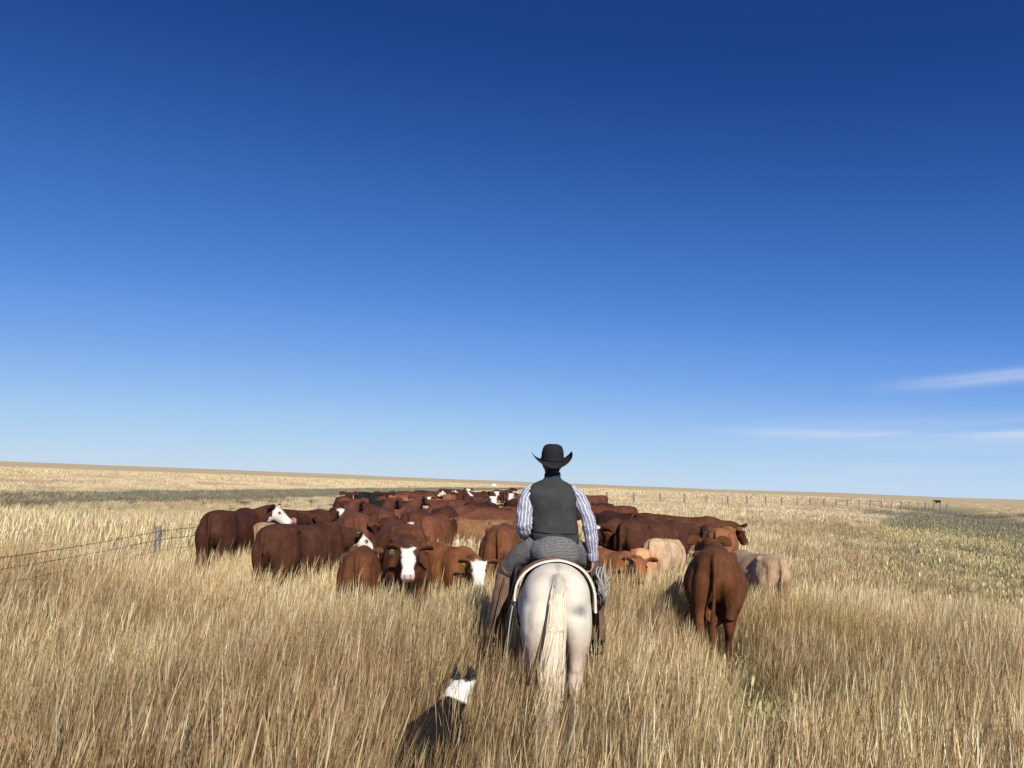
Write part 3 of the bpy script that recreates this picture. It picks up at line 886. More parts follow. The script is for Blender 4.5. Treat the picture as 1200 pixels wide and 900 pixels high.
# head as stacked level sections from chin to crown
hr_rows = []
for z, hw, fr, bk in ((-.115, .03, .085, -.02), (-.09, .052, .095, .02), (-.05, .064, .098, .07), (.0, .072, .096, .09), (.05, .075, .095, .095), (.09, .066, .075, .085), (.125, .035, .035, .045)):
    hr_rows.append([HD + prr * hw * math.cos(t) + pf * ((fr if math.sin(t) > 0 else bk) * math.sin(t)) + pu * z for t in np.linspace(0, 2 * np.pi, 18, endpoint=False)])
pm.rings(hr_rows)
pm.tube([HD + pf * .09 + pu * .03, HD + pf * .112 - pu * .005, HD + pf * .10 - pu * .02], [.010, .016, .012], 8, 8)             # nose
pm.tube([HD + pf * .088 - pu * .05 - prr * .022, HD + pf * .101 - pu * .05, HD + pf * .088 - pu * .05 + prr * .022], [.006, .009, .006], 8, 8, hint=(0, 0, 1))   # mouth
for sx in (-1, 1):
    pm.tube([HD + prr * sx * .07 - pu * .03, HD + prr * sx * .082 + pu * .0, HD + prr * sx * .078 + pu * .03], [(.008, .016), (.01, .024), (.008, .016)], 8, 8)
ARM_R = [(.195 + SH, .07, 2.035), (.248 + SH, .06, 1.97), (.290, .04, 1.80), (.306, .045, 1.74), (.332, .08, 1.60), (.350, .13, 1.455)]
ARM_L = [(-.19 + SH, .07, 2.03), (-.235 + SH, .06, 1.96), (-.272, .03, 1.80), (-.280, .06, 1.71), (-.24, .22, 1.64), (-.15, .37, 1.62)]
for A in (ARM_R, ARM_L):
    pm.tube(A, [.040, .040, .037, .036, .032, .026], 12, 22)


def hand(mb, W, d, out, thumb_side):
    """palm and five curled fingers from wrist W along d; out = back of the hand"""
    d = np.array(d, float); d /= np.linalg.norm(d); o = np.array(out, float); o -= d * o.dot(d); o /= np.linalg.norm(o)
    w = np.cross(d, o) * thumb_side
    W = np.array(W, float)
    mb.tube([W - d * .02, W + d * .03, W + d * .085], [(.026, .02), (.04, .016), (.042, .014)], 12, 10, hint=tuple(w))
    for k in range(4):
        s = (k - 1.5) * .021; ln = (.078, .088, .083, .066)[k]
        b = W + d * .082 - w * s
        mb.tube([b, b + d * ln * .42 - o * .012, b + d * ln * .62 - o * .036, b + d * ln * .50 - o * .060], [.0095, .009, .0085, .007], 8, 12, hint=tuple(w))
    b = W + d * .025 + w * .034
    mb.tube([b, b + d * .03 + w * .022 - o * .01, b + d * .06 + w * .018 - o * .026, b + d * .08 + w * .006 - o * .032], [.013, .012, .0105, .008], 8, 12, hint=tuple(o))


hand(pm, ARM_R[-1], (.0, .12, -1), (1, -.25, 0), -1)
hand(pm, ARM_L[-1], (.65, .8, -.12), (-.3, 0, 1), 1)
LEG_R = [(.11, .10, 1.53), (.25, .24, 1.46), (.385, .44, 1.25), (.405, .42, 1.08), (.41, .34, .86), (.41, .29, .70)]
LEG_L = [(-.11, .10, 1.53), (-.27, .20, 1.46), (-.415, .36, 1.27), (-.455, .34, 1.08), (-.495, .28, .86), (-.515, .24, .70)]
for LG in (LEG_R, LEG_L):
    pm.tube(LG, [.10, .095, .066, .06, .05, .038], 12, 24)
    a = LG[-1]
    pm.tube([(a[0], a[1] - .05, a[2] - .03), (a[0], a[1] + .06, a[2] - .045), (a[0], a[1] + .19, a[2] - .06)], [(.035, .04), (.04, .032), (.03, .018)], 10, 10)

hme, dme, pme = fuse([(hm, .018, 4), (dm, .0085, 3), (pm, .0068, 3)])

# horse
hme.name = 'horse'
X = coords(hme)
nz1 = np.array([mnoise.noise(Vector(tuple(p * 9))) for p in X])
pink = sstep(X[:, 2] + nz1 * .12, 1.05, .80) * .75 * (X[:, 1] < -.2) * (1 - .7 * sstep(X[:, 2], .5, .2))
d1 = np.linalg.norm((X - np.array((.165, -.78, 1.125))) * np.array((.9, .4, 1.15)), axis=1)
spot = .85 * sstep(d1 + nz1 * .05, .095, .005) + .28 * sstep(np.linalg.norm((X - np.array((.09, -.8, 1.14))) * np.array((.7, .4, 1.2)), axis=1) + nz1 * .06, .10, .01)
spine = .4 * sstep(np.abs(X[:, 0]) + nz1 * .02, .035, .01) * (X[:, 2] > 1.28) * (X[:, 1] < -.3)
dockg = .45 * sstep(np.hypot(X[:, 0], (X[:, 2] - 1.33)) + nz1 * .03, .10, .05) * (X[:, 1] < -.74)
hoofg = (X[:, 2] < .07) * .8
fattr(hme, 'pink', pink)
fattr(hme, 'grey', np.clip(np.maximum.reduce([spot * (X[:, 1] < -.4), spine, dockg, hoofg]), 0, 1))
horse = link('horse', hme, None, M_HORSE); place(horse)
tag(horse, 'cream-white horse seen from behind, carrying the rider through tall grass', 'horse')

tl = MB(); trd = random.Random(5)
for k in range(950):
    a = trd.gauss(0, .5); b = trd.uniform(-1, 1); a = max(-1.15, min(1.15, a))
    sx = .034 * a; w = trd.uniform(.7, 1.1)
    z0 = trd.uniform(1.10, 1.37); zl = trd.choice((.06, .12, .2, .3, .45)) + trd.uniform(-.06, .1)
    y0 = -.845 - .05 * (1.36 - z0) / .2
    sway = -.055; jx, jz = trd.gauss(0, .014), trd.gauss(0, .020)
    p = [(sx * .9, y0 + .014, z0), (sx * 1.4 - .004, y0 - .05 - .012 * b, z0 - .09), (a * .062 * w - .018, -.945 - .025 * b, .98), (a * .068 * w + sway * .7 + jx, -.95 - .04 * b, .72),
         (a * .060 * w + sway + jx + jz, -.945 - .045 * b, .50), (a * .05 * w + sway * 1.3 + 2 * jx - jz, -.94 - .05 * b, zl)]
    g = trd.uniform(.78, 1.14); yl = trd.uniform(0, 1) ** 2
    c = (min(.86, (.74 - .05 * yl) * g), min(.82, (.67 - .12 * yl) * g), min(.76, (.55 - .20 * yl) * g))
    r = trd.uniform(.0018, .0042)
    tl.tube(p, [r * .7, r, r * 1.05, r, r * .8, r * .25], 5, 13, col=c)
tl.build('tail', M_HAIR, horse)
mn = MB()
for k in range(90):
    t = k / 89; y = .60 + .66 * t; z = 1.50 + .31 * t; s = trd.choice((-1, 1))
    g = trd.uniform(.8, 1.1)
    mn.tube([(0, y - .02, z), (s * .05, y - .01, z + .01), (s * .11, y, z - .10), (s * .12, y, z - .24)], [.008, .01, .009, .003], 5, 8, col=(.68 * g, .62 * g, .5 * g))
mn.build('mane', M_HAIR, horse)
for sx in (-1, 1):
    e = link('eye', EYE, horse); e.location = tuple(HP + hhf * .17 + hhr * sx * .088 + hhu * .02)


def back_z(y):
    return np.interp(y, [-.6, -.42, -.15, .1, .32, .52], [1.44, 1.455, 1.415, 1.385, 1.41, 1.475])


# saddle pad: a thick draped sheet
def drape(mb, y0, y1, hw, zt_off, zbot, thick, n=30, m=9, flare=0.0, drop=0.0):
    outer, inner = [], []
    for j in range(m):
        y = lerp(y0, y1, j / (m - 1)); zt = float(back_z(y)) + zt_off
        ro, ri = [], []
        for i in range(n):
            t = -1 + 2 * i / (n - 1)
            a = t * math.pi / 2 * 1.04
            wx = hw + flare * (1 - j / (m - 1))
            x = wx * math.sin(a) if abs(a) < math.pi / 2 else math.copysign(wx, a)
            zz = zbot + drop * (t if t > 0 else 0) * -1
            z = zz + (zt - zz) * max(0.0, math.cos(a)) ** .80
            nrm = Vector((math.sin(a), 0, max(.02, math.cos(a)))).normalized()
            wob = .010 * mnoise.noise(Vector((x * 6, y * 7, z * 6)))
            ro.append(Vector((x, y, z)) + nrm * (thick + wob)); ri.append(Vector((x, y, z)) + nrm * wob)
        outer.append(ro + ri[::-1])
    mb.rings(outer, cap=False)
    nn = len(outer[0])
    base = len(mb.v) - nn * m
    for row, flip in ((0, True), (m - 1, False)):
        for i in range(nn // 2 - 1):
            a = base + row * nn + i; b = a + 1; c = base + row * nn + nn - 2 - i; d = c + 1
            mb.f.append((a, b, c, d) if flip else (d, c, b, a))


pad = MB(); drape(pad, -.40, .48, .307, .010, 1.13, .020, flare=.018, drop=.07)
padr = bpy.data.objects.new('saddle_pad', pad.mesh('saddle_pad')); COL.objects.link(padr); padr.data.materials.append(M_WOOLWHITE); place(padr)
tag(padr, "white wool saddle pad whose rim curves over the horse's back", 'saddle pad')

sad = bpy.data.objects.new('saddle', None); COL.objects.link(sad); place(sad)
tag(sad, 'brown leather western saddle under the rider', 'saddle')
sk = MB(); drape(sk, -.27, .44, .322, .037, 1.16, .014); sk.build('skirt', M_LEATHER, sad)
ca = MB()
ca.rings([[(x * .19, -.06 - .04 * (1 - x * x), lerp(1.42, 1.46 + .035 * (1 - x * x), v) - .10 * abs(x) ** 2.2) for x in np.linspace(-1, 1, 15)] +
          [(x * .18, -.02 - .04 * (1 - x * x), lerp(1.42, 1.46 + .035 * (1 - x * x), v) - .10 * abs(x) ** 2.2) for x in np.linspace(1, -1, 15)] for v in (0, .35, .7, 1)])
ca.build('cantle', M_LEATHER, sad)
se = MB(); se.tube([(0, -.06, 1.455), (0, .06, 1.445), (0, .2, 1.45), (0, .34, 1.49)], [(.16, .03), (.15, .025), (.12, .025), (.08, .03)], 16, 14); se.build('seat', M_LEATHER, sad)
hn = MB(); hn.tube([(0, .33, 1.46), (0, .37, 1.53), (0, .38, 1.585)], [(.09, .05), (.04, .035), (.022, .022)], 12, 10)
hn.tube([(0, .38, 1.582), (0, .38, 1.59), (0, .38, 1.605), (0, .38, 1.61)], [.02, .042, .042, .02], 14, 8); hn.build('horn', M_LEATHER, sad)
for sx, LG in ((1, LEG_R), (-1, LEG_L)):
    a = LG[-1]
    fd = MB(); fd.tube([(sx * .33, .16, 1.36), (sx * .362, .22, 1.12), (lerp(sx * .375, a[0], .45), .26, .92), (a[0] - sx * .05, .28, .78)], [(.014, .05), (.014, .11), (.013, .09), (.012, .03)], 12, 14); fd.build('fender', M_DARKLEATHER, sad)
    st = MB(); zc = a[2] - .02
    st.tube([(a[0] - .065, a[1] + .07, zc - .085), (a[0] - .06, a[1] + .07, zc), (a[0], a[1] + .07, zc + .075), (a[0] + .06, a[1] + .07, zc), (a[0] + .065, a[1] + .07, zc - .085)], [(.02, .008)] * 5, 8, 16, hint=(0, 1, 0))
    st.box((a[0], a[1] + .07, zc - .09), (.14, .055, .014)); st.build('stirrup', M_DARKLEATHER, sad)
ci = MB(); ci.tube([(-.33, .12, 1.12), (-.26, .12, .80), (0, .12, .695), (.26, .12, .80), (.33, .12, 1.12)], [(.06, .008)] * 5, 10, 24, hint=(0, 1, 0)); ci.build('cinch', M_DARKLEATHER, sad)

br = bpy.data.objects.new('bridle', None); COL.objects.link(br); place(br)
tag(br, "leather bridle and reins on the white horse's head", 'bridle')
for s0, r1, r2, nm in ((.36, .066, .095, 'noseband'), (.06, .103, .17, 'headstall')):
    b_ = MB(); cpt = HP + hhf * s0 - hhu * (.02 if s0 > .2 else .04)
    b_.tube([cpt + hhr * r1 * math.sin(t) + hhu * r2 * math.cos(t) for t in np.linspace(0, 2 * np.pi, 17)], [(.012, .004)] * 17, 6, 40, hint=tuple(hhf)); b_.build(nm, M_DARKLEATHER, br)
rn = MB()
for sx in (-1, 1):
    m0 = HP + hhf * .48 + hhr * sx * .065 - hhu * .05
    rn.tube([m0, m0 + (sx * .10, -.25, -.10), (sx * .15, .85, 1.42), (sx * .04 - .06, .55, 1.60), (-.10, .44, 1.61)], [(.009, .004)] * 5, 6, 24)
rn.build('rein', M_DARKLEATHER, br)

# white lead rope hanging on the left of the horse
lr = MB(); lr.tube([(-.345, -.30, 1.12), (-.37, -.42, .95), (-.385, -.47, .75), (-.41, -.50, .52), (-.43, -.50, .35)], [.0055] * 5, 8, 26)
lro = lr.build('lead_rope', M_ROPE); place(lro)
tag(lro, "thin pale rope hanging from the saddle pad on the horse's left", 'rope')
# lariat: loops of grey rope by the right hand
la = MB()
for k in range(5):
    ry, rz = .10 + .010 * k, .125 + .011 * k; cx, cy, cz = .395 + .012 * k, .13 + .01 * k, 1.25 - .010 * k
    la.tube([(cx + .02 * math.sin(t * 2 + k) + .03 * (math.cos(t) < 0), cy + ry * math.sin(t), cz + rz * math.cos(t)) for t in np.linspace(0, 2 * np.pi, 13)], [.0075] * 13, 6, 34)
lao = la.build('lariat', M_ROPE); place(lao)
tag(lao, "coil of grey rope hanging below the rider's right hand", 'rope')

# ---- the rider
pme.name = 'person'
person = link('person', pme, None, M_SKIN); place(person)
tag(person, 'rider in black cowboy hat, charcoal vest and blue striped shirt, on the white horse', 'person')


def fold_tube(mb, pts, rad, n, m, amp, freq, seed, hint=(1, 0, 0), cap=True):
    """a tube with cloth folds pushed along its radius"""
    k0 = len(mb.v)
    mb.tube(pts, rad, n, m, hint=hint, cap=cap)
    q = spline([list(p) for p in pts], m)
    for j in range(m):
        c = Vector(q[j])
        for i in range(n):
            v = Vector(mb.v[k0 + j * n + i]); d = (v - c); L = d.length or 1
            d.normalize()
            f = mnoise.noise(v * freq + Vector((seed, seed, seed))) + .5 * mnoise.noise(Vector((v.x * freq * 1.5, v.y * freq * 1.5, v.z * freq * 3.5)) + Vector((seed * 2, 0, 0)))
            e = min(1, min(j, m - 1 - j) / 3)
            mb.v[k0 + j * n + i] = tuple(v + d * f * amp * e)


def shell(name, rows, mat, n=48, m=40, amp=.004, freq=6, seed=1, parent=None, exp=2.3, cap=True):
    """garment from level sections (z, cx, cy, half width, half depth)"""
    q = spline(rows, m); rings = []
    for j, (z, cx, cy, hw, hd) in enumerate(q):
        ring = []
        for k in range(n):
            a = 2 * math.pi * k / n; ca_, sa_ = math.cos(a), math.sin(a)
            ca_ = math.copysign(abs(ca_) ** (2 / exp), ca_); sa_ = math.copysign(abs(sa_) ** (2 / exp), sa_)
            p = Vector((cx + hw * ca_, cy + hd * sa_, z)); nr = Vector((ca_, sa_, 0)).normalized()
            f = mnoise.noise(Vector((p.x * freq, p.y * freq, p.z * freq * .6)) + Vector((seed,) * 3)) + .6 * mnoise.noise(Vector((p.x * freq * 1.2, p.y * freq, p.z * freq * 3)) + Vector((seed * 3,) * 3))
            ring.append(p + nr * f * amp)
        rings.append(ring)
    mb = MB(); mb.rings(rings, cap=cap)
    return mb.build(name, mat, parent)


# shirt: sleeves, and a collar above the vest
slr = MB(); fold_tube(slr, [(.155 + SH, .075, 2.055)] + ARM_R, [.040, .056, .063, .061, .060, .056, .044], 44, 70, .013, 13, 3, hint=(0, 1, 0)); slr.build('shirt_sleeve', M_SHIRT, person)['label'] = 'blue and white striped right sleeve hanging straight'
cf = MB(); a_, b_ = Vector(ARM_R[-1]), Vector(ARM_R[-2]); dd = (a_ - b_).normalized()
fold_tube(cf, [a_ - dd * .055, a_ - dd * .02, a_ + dd * .015], [.049, .050, .047], 32, 12, .003, 14, 5, hint=(0, 1, 0)); cf.build('cuff', M_SHIRT, person)
slm = MB(); fold_tube(slm, [(-.155 + SH, .075, 2.05)] + ARM_L, [.040, .056, .064, .066, .068, .060, .046], 44, 70, .017, 14, 9, hint=(0, 1, 0)); slm.build('shirt_sleeve', M_SHIRT, person)['label'] = 'blue and white striped left sleeve bent forward at the elbow'
shell('shirt_collar', [(2.095, SH, .095, .085, .072), (2.125, SH, .097, .072, .068), (2.15, SH, .10, .068, .066), (2.165, SH, .10, .070, .068)], M_SHIRT, 32, 10, .002, 10, 4, person, 2.1, cap=False)
shell('neck_scarf', [(2.135, SH, .10, .066, .066), (2.16, SH, .10, .073, .072), (2.185, SH, .105, .072, .072), (2.205, SH, .108, .066, .068)], M_NAVY, 32, 12, .004, 22, 6, person, 2.0, cap=False)
# vest: two halves of the torso above and below the waist seam, split where the seams show
vest = shell('vest', [(1.665, .0, .095, .212, .140), (1.72, -.004, .095, .209, .138), (1.80, -.012, .09, .206, .138), (1.90, -.022, .088, .212, .142), (1.98, -.03, .088, .232, .138),
                      (2.03, SH, .088, .243, .118), (2.07, SH, .088, .205, .100), (2.11, SH, .09, .142, .088), (2.135, SH, .092, .090, .08), (2.155, SH, .096, .072, .072)], M_VEST, 64, 52, .005, 6, 2, person, 2.45)
shell('vest_hem_band', [(1.575, .012, .10, .204, .138), (1.60, .008, .10, .210, .142), (1.64, .003, .097, .213, .143), (1.672, .0, .095, .208, .136)], M_VEST, 64, 16, .004, 6, 8, person, 2.45)
sm_ = MB(); sm_.tube([(x * .212, .095 - .1415 * math.sqrt(max(0, 1 - abs(x) ** 2.6)) - .004, 1.668 + .010 * x * x) for x in np.linspace(-.93, -.25, 8)], [.0035] * 8, 6, 16)
sm_.build('pocket_seam', M_FELT, person)
sm2 = MB(); sm2.tube([(x * .212, .095 - .1415 * math.sqrt(max(0, 1 - abs(x) ** 2.6)) - .004, 1.668 - .004 * x * x) for x in np.linspace(.25, .93, 8)], [.0035] * 8, 6, 16)
sm2.build('pocket_seam', M_FELT, person)
bl = shell('belt', [(1.548, .014, .102, .180, .128), (1.555, .014, .102, .186, .132), (1.578, .012, .10, .188, .134), (1.584, .012, .10, .182, .13)], M_RED, 40, 8, .001, 6, 8, person, 2.3)
# trousers
tr_ = MB()
fold_tube(tr_, [(.0, .05, 1.42), (.005, .055, 1.475), (.01, .08, 1.545), (.012, .10, 1.583)], [(.20, .165), (.226, .19), (.214, .172), (.19, .142)], 48, 22, .010, 12, 2)
tr_.build('trousers_seat', M_GREY, person)
for LG, sd in ((LEG_R, 4), (LEG_L, 8)):
    t_ = MB(); fold_tube(t_, [(LG[0][0] * .6, LG[0][1], LG[0][2] - .02)] + LG[:3] + [tuple(lerp(Vector(LG[2]), Vector(LG[3]), .4))], [.115, .118, .108, .084, .07], 32, 34, .012, 15, sd)
    t_.build('trouser_leg', M_GREY, person)
for LG, sd, nm in ((LEG_R, 3, 'brown leather chap on the right leg'), (LEG_L, 6, 'brown leather chap on the left leg')):
    s = 1 if LG is LEG_R else -1
    c_ = MB()
    k = [lerp(Vector(LG[1]), Vector(LG[2]), .75), Vector(LG[2]) + Vector((s * .005, .01, -.02)), Vector(LG[3]), Vector(LG[4]), Vector(LG[5]) + Vector((0, 0, -.0))]
    fold_tube(c_, [tuple(p) for p in k], [(.10, .085), (.095, .095), (.085, .095), (.075, .105), (.08, .125)], 36, 40, .012, 9, sd, hint=(1, 0, 0))
    c_.build('chap', M_CHAPS, person)['label'] = nm
    fl = MB()      # flapping outer edge of the chap
    pth = [k[1], k[2], k[3], k[4]]
    fl.tube([tuple(p + Vector((s * .012, -.115 - .02 * q, 0))) for q, p in enumerate(pth)], [(.008, .03), (.008, .045), (.008, .06), (.008, .075)], 8, 18, hint=(1, 0, 0)); fl.build('chap_flap', M_CHAPS, person)
    a = LG[5]
    bt = MB(); bt.tube([(a[0], a[1] - .055, a[2] - .02), (a[0], a[1] + .0, a[2] - .03), (a[0], a[1] + .10, a[2] - .05), (a[0], a[1] + .225, a[2] - .062)], [(.035, .045), (.046, .055), (.048, .04), (.025, .02)], 14, 16)
    bt.tube([(a[0], a[1], a[2] + .16), (a[0], a[1] - .01, a[2] + .02), (a[0], a[1] - .005, a[2] - .06)], [.058, .05, .042], 14, 10)
    bt.box((a[0], a[1] - .035, a[2] - .085), (.06, .06, .04)); bt.build('boot', M_DARKLEATHER, person)
    sp = MB(); sp.tube([(a[0] - .05, a[1] + .03, a[2] - .03), (a[0] - .03, a[1] - .055, a[2] - .03), (a[0], a[1] - .08, a[2] - .03), (a[0] + .03, a[1] - .055, a[2] - .03), (a[0] + .05, a[1] + .03, a[2] - .03)], [.006] * 5, 6, 14); sp.build('spur', M_STEEL, person)
# hair below the hat
hrm = MB()
hrm.rings([[HD + prr * hw * math.cos(t) - pf * (bk * abs(math.sin(t))) * 1.0 + pf * (.02 if math.sin(t) > 0 else 0) + pu * z for t in np.linspace(math.pi * .98, math.pi * 2.02, 16)] for z, hw, bk in ((-.085, .045, .05), (-.06, .064, .085), (-.01, .077, .100), (.05, .081, .104), (.09, .072, .09))], cap=False, closed=False)
hrm.build('hair', M_HAIRDARK, person)
# hat
hat = MB(); HC = HD + pu * .042 - pf * .004; NH = 56
HT = R(13); hf_, hu_ = pf * math.cos(HT) + pu * math.sin(HT), pu * math.cos(HT) - pf * math.sin(HT)
prof = [(.0, .093, .113), (.025, .095, .115), (.065, .093, .112), (.105, .086, .103), (.132, .074, .09), (.147, .052, .07), (.152, .028, .045), (.153, .006, .012)]
rg = []
for z, hw, hl in spline(prof, 22):
    ring = []
    for k in range(NH):
        t = 2 * math.pi * k / NH
        cr = -.026 * sstep(z, .10, .146) * math.exp(-(math.cos(t) * hw / .022) ** 2) * (0 if math.sin(t) < .3 else 1)              # centre crease
        pn = .012 * sstep(z, .06, .12) * math.exp(-((t - math.pi / 2 + .7) / .45) ** 2) + .012 * sstep(z, .06, .12) * math.exp(-((t - math.pi / 2 - .7) / .45) ** 2)
        ring.append(HC + prr * (hw * 1.08 - pn) * math.cos(t) + hf_ * (hl * 1.05 - pn) * math.sin(t) + hu_ * (z + cr))
    rg.append(ring)
hat.rings(rg)
hat.build('hat_crown', M_FELT, person)
brm = MB(); up, dn = [], []
for j in range(12):
    t = j / 11; row = []
    for k in range(NH):
        a = 2 * math.pi * k / NH; c, s = math.cos(a), math.sin(a)
        rx = lerp(.098, .212, t) - .020 * abs(c) ** 4 * t ** 3; ry = lerp(.112, .205, t)
        lift = .086 * abs(c) ** 1.8 * t ** 1.6 * (1.12 if c > 0 else .90) - .034 * (s * s) * t ** 1.2 - .010 * t
        curl = -.018 * (c > 0) * c ** 6 * sstep(t, .75, 1.0)
        row.append(HC + prr * (rx + curl) * c + hf_ * ry * s + hu_ * (lift + .004))
    up.append(row)
dn = [[p - hu_ * .006 for p in r] for r in up][::-1]
brm.rings(up + dn + [up[0]], cap=False)
brm.build('hat_brim', M_FELT, person)
hb_ = MB(); hb_.rings([[HC + prr * (.1035 + o_) * math.cos(t) + hf_ * (.1215 + o_) * math.sin(t) + hu_ * z for t in np.linspace(0, 2 * np.pi, NH, endpoint=False)] for z, o_ in ((.006, 0), (.008, .002), (.026, .002), (.028, -.001))], cap=False)
hb_.build('hat_band', M_FELT, person)

# ------------------------------------------------------------------ dog
dme.name = 'dog'
X = coords(dme)
dnz = np.array([mnoise.noise(Vector(tuple(p * 14))) for p in X]) * .025
q = X - np.array((0, .34, .56)); along = (X[:, 1] - .22) * .62 + (X[:, 2] - .44) * .78
hd_a = (X - DP) @ df; hd_u = (X - DP) @ du; hd_l = (X - DP) @ dr
neckw = sstep(along + dnz, .135, .155) * (1 - sstep(hd_u + hd_a * .3 + dnz, .045, .06)) * (1 - sstep(hd_a + dnz, -.01, .03))
white = np.where((X[:, 1] > .18) & (X[:, 2] > .40), neckw, 0)
white = np.maximum(white, (np.abs(hd_l) < .018) * (hd_a > .05) * 1.0)
white = np.maximum(white, (X[:, 2] < .12) * .9)
white = np.maximum(white, ((X[:, 1] < -.44) & (X[:, 2] < .24)) * .9)
white = np.maximum(white, ((X[:, 2] + dnz < .30) & (np.abs(X[:, 0]) < .10) & (X[:, 1] > .1)) * .9)
fattr(dme, 'white', white)
dog = link('dog', dme, None, M_DOG)
dp = col_at(536, 5.75, .55)
DOGROT = R(-20)
dog.scale = (.98,) * 3
dog.location = (dp.x - math.sin(-DOGROT) * .36, dp.y - math.cos(DOGROT) * .36, 0); dog.rotation_euler.z = DOGROT
tag(dog, 'black and white sheepdog with pricked ears wading behind the white horse', 'dog')
# a coat of short hairs
dme.calc_loop_triangles()
nrm = np.empty(len(dme.vertices) * 3, np.float32); dme.vertices.foreach_get('normal', nrm); nrm = nrm.reshape(-1, 3)
fu = MB(); frd = random.Random(3)
ids = [i for i in range(len(X)) if X[i, 2] > .2]
for k in range(14000):
    i = frd.choice(ids); p = X[i]; n_ = nrm[i]
    hd_part = (X[i] - DP) @ df > -.01
    back = np.array((0, -1, -.45)) + np.array([frd.uniform(-.35, .35) for _ in range(3)])
    d_ = n_ * (.42 if not hd_part else .15) + back * .9; d_ /= np.linalg.norm(d_)
    L_ = frd.uniform(.018, .052) * (.55 if white[i] > .5 and not hd_part else 1) * (.35 if hd_part else 1)
    sd_ = np.cross(d_, n_); sd_ /= (np.linalg.norm(sd_) + 1e-6)
    g = frd.uniform(.7, 1.2)
    c = (.84, .82, .77) if white[i] > .5 else (.022 * g, .019 * g, .017 * g)
    b0 = len(fu.v)
    for pt in (p - sd_ * .0022, p + sd_ * .0022, p + d_ * L_ * .6 + n_ * .003 + sd_ * .0012, p + d_ * L_):
        fu.v.append(tuple(pt)); fu.u.append(0); fu.w.append(0); fu.c.append(c)
    fu.f += [(b0, b0 + 1, b0 + 2), (b0, b0 + 2, b0 + 3)]
fur = fu.build('fur', M_HAIR, dog, False); fur['kind'] = 'stuff'
for sx in (-1, 1):
    e = link('eye', EYE, dog); e.location = tuple(DP + df * .065 + dr * sx * .046 + du * .028); e.scale = (.55,) * 3

# ------------------------------------------------------------------ fences


def post_mesh(h, r, seed):
    rd = random.Random(seed); mb = MB()
    k = 9; rings = []
    off = [rd.uniform(.88, 1.1) for _ in range(k)]
    lx, ly = rd.uniform(-.05, .05), rd.uniform(-.04, .04)
    for z in (-.15, .2, .5, .8, h - .03, h):
        f = 1.0 - .08 * z / h - (.18 if z == h else 0)
        rings.append([(r * f * off[i] * math.cos(2 * math.pi * i / k) + lx * z, r * f * off[i] * math.sin(2 * math.pi * i / k) + ly * z, z + (rd.uniform(-.015, .015) if z > h - .05 else 0)) for i in range(k)])
    mb.rings(rings)
    return mb.mesh('post', False)


PM = [post_mesh(1.17, .055, s) for s in range(3)]
for m_ in PM: m_.materials.append(M_WOOD)


def fence(label, pts, wires, group_posts=None):
    root = bpy.data.objects.new('wire_fence', None); COL.objects.link(root)
    root.location = (*pts[0], 0)
    tag(root, label, 'fence')
    o0 = Vector((*pts[0], 0))
    for i, p in enumerate(pts):
        o = link('post', PM[i % 3], root); o.location = Vector((*p, 0)) - o0; o.rotation_euler.z = i * 1.3
    for h in wires:
        w = MB()
        for i in range(len(pts) - 1):
            a = Vector((*pts[i], h)) - o0; b = Vector((*pts[i + 1], h)) - o0
            sag = .03 + .02 * math.sin(i * 2.1 + h * 5)
            off = Vector((.055, 0, 0))
            w.tube([tuple(a + off), tuple(lerp(a, b, .5) + off - Vector((0, 0, sag))), tuple(b + off)], [.0042] * 3, 5, 8)
            n = int((b - a).length / .16) if (a + o0).y < 24 else 0
            for q in range(n):
                t = (q + .5) / n
                c = lerp(a, b, t) + off - Vector((0, 0, sag * (1 - (2 * t - 1) ** 2)))
                w.tube([tuple(c + Vector((-.012, .004, -.014))), tuple(c), tuple(c + Vector((.012, -.004, .014)))], [.0022, .004, .0022], 4, 4)
        w.build('wire', M_WIRE, root)
    return root


base = hit(187, 617, 1.15)
FXL = base.x
fpts = [(FXL + .0, base.y - 13.0), (FXL + .02, base.y - 6.6), (FXL, base.y)]
y = base.y
for k in range(12):
    y += 5.2 + .5 * math.sin(k * 2.3); fpts.append((FXL - .06 * k * .5 + .05 * math.sin(k), y))
fence('barbed wire fence with weathered wooden posts, running along the cattle', fpts, (1.08, .94, .76))
# farther pale post seen through the grass on the left
ps = hit(140, 632, 1.0)
so = link('fence_stake', post_mesh(.9, .026, 9), None, M_WOOD); so.location = (ps.x, ps.y, 0)
tag(so, 'thin pale stake standing in the grass near the fence post', 'stake')
# far fence crossing to the right
fp2 = []
for px, py in ((711, 579), (743, 579.5), (774, 580.7), (802, 581.8), (828, 583), (853, 584), (876, 585), (897, 585.8), (916, 586.3), (934, 587), (950, 587.6), (966, 588.3), (980, 589), (993, 589.4), (1007, 590), (1020, 590.4), (1033, 590.8),
               (1045, 591.2), (1056, 591.7), (1066, 592.1), (1076, 592.5), (1085, 592.9), (1094, 593.3), (1102, 593.6), (1110, 594)):
    c = col_at(px, 82 + (px - 711) * .075, 1.1)
    fp2.append((c.x, c.y))
PM = [post_mesh(1.45, .10, s) for s in range(3)]
for m_ in PM: m_.materials.append(M_WOOD)
f2 = fence('distant line of fence posts with bare brace rails across the prairie', fp2, (1.05, .7))
o0 = Vector((*fp2[0], 0))
for i in (12, 15):
    a = Vector((*fp2[i], 1.30)) - o0; b = Vector((*fp2[i + 1], 1.30)) - o0
    rl = MB(); rl.tube([tuple(a), tuple((a + b) / 2), tuple(b)], [.075] * 3, 8, 5); rl.build('brace_rail', M_WOOD, f2)

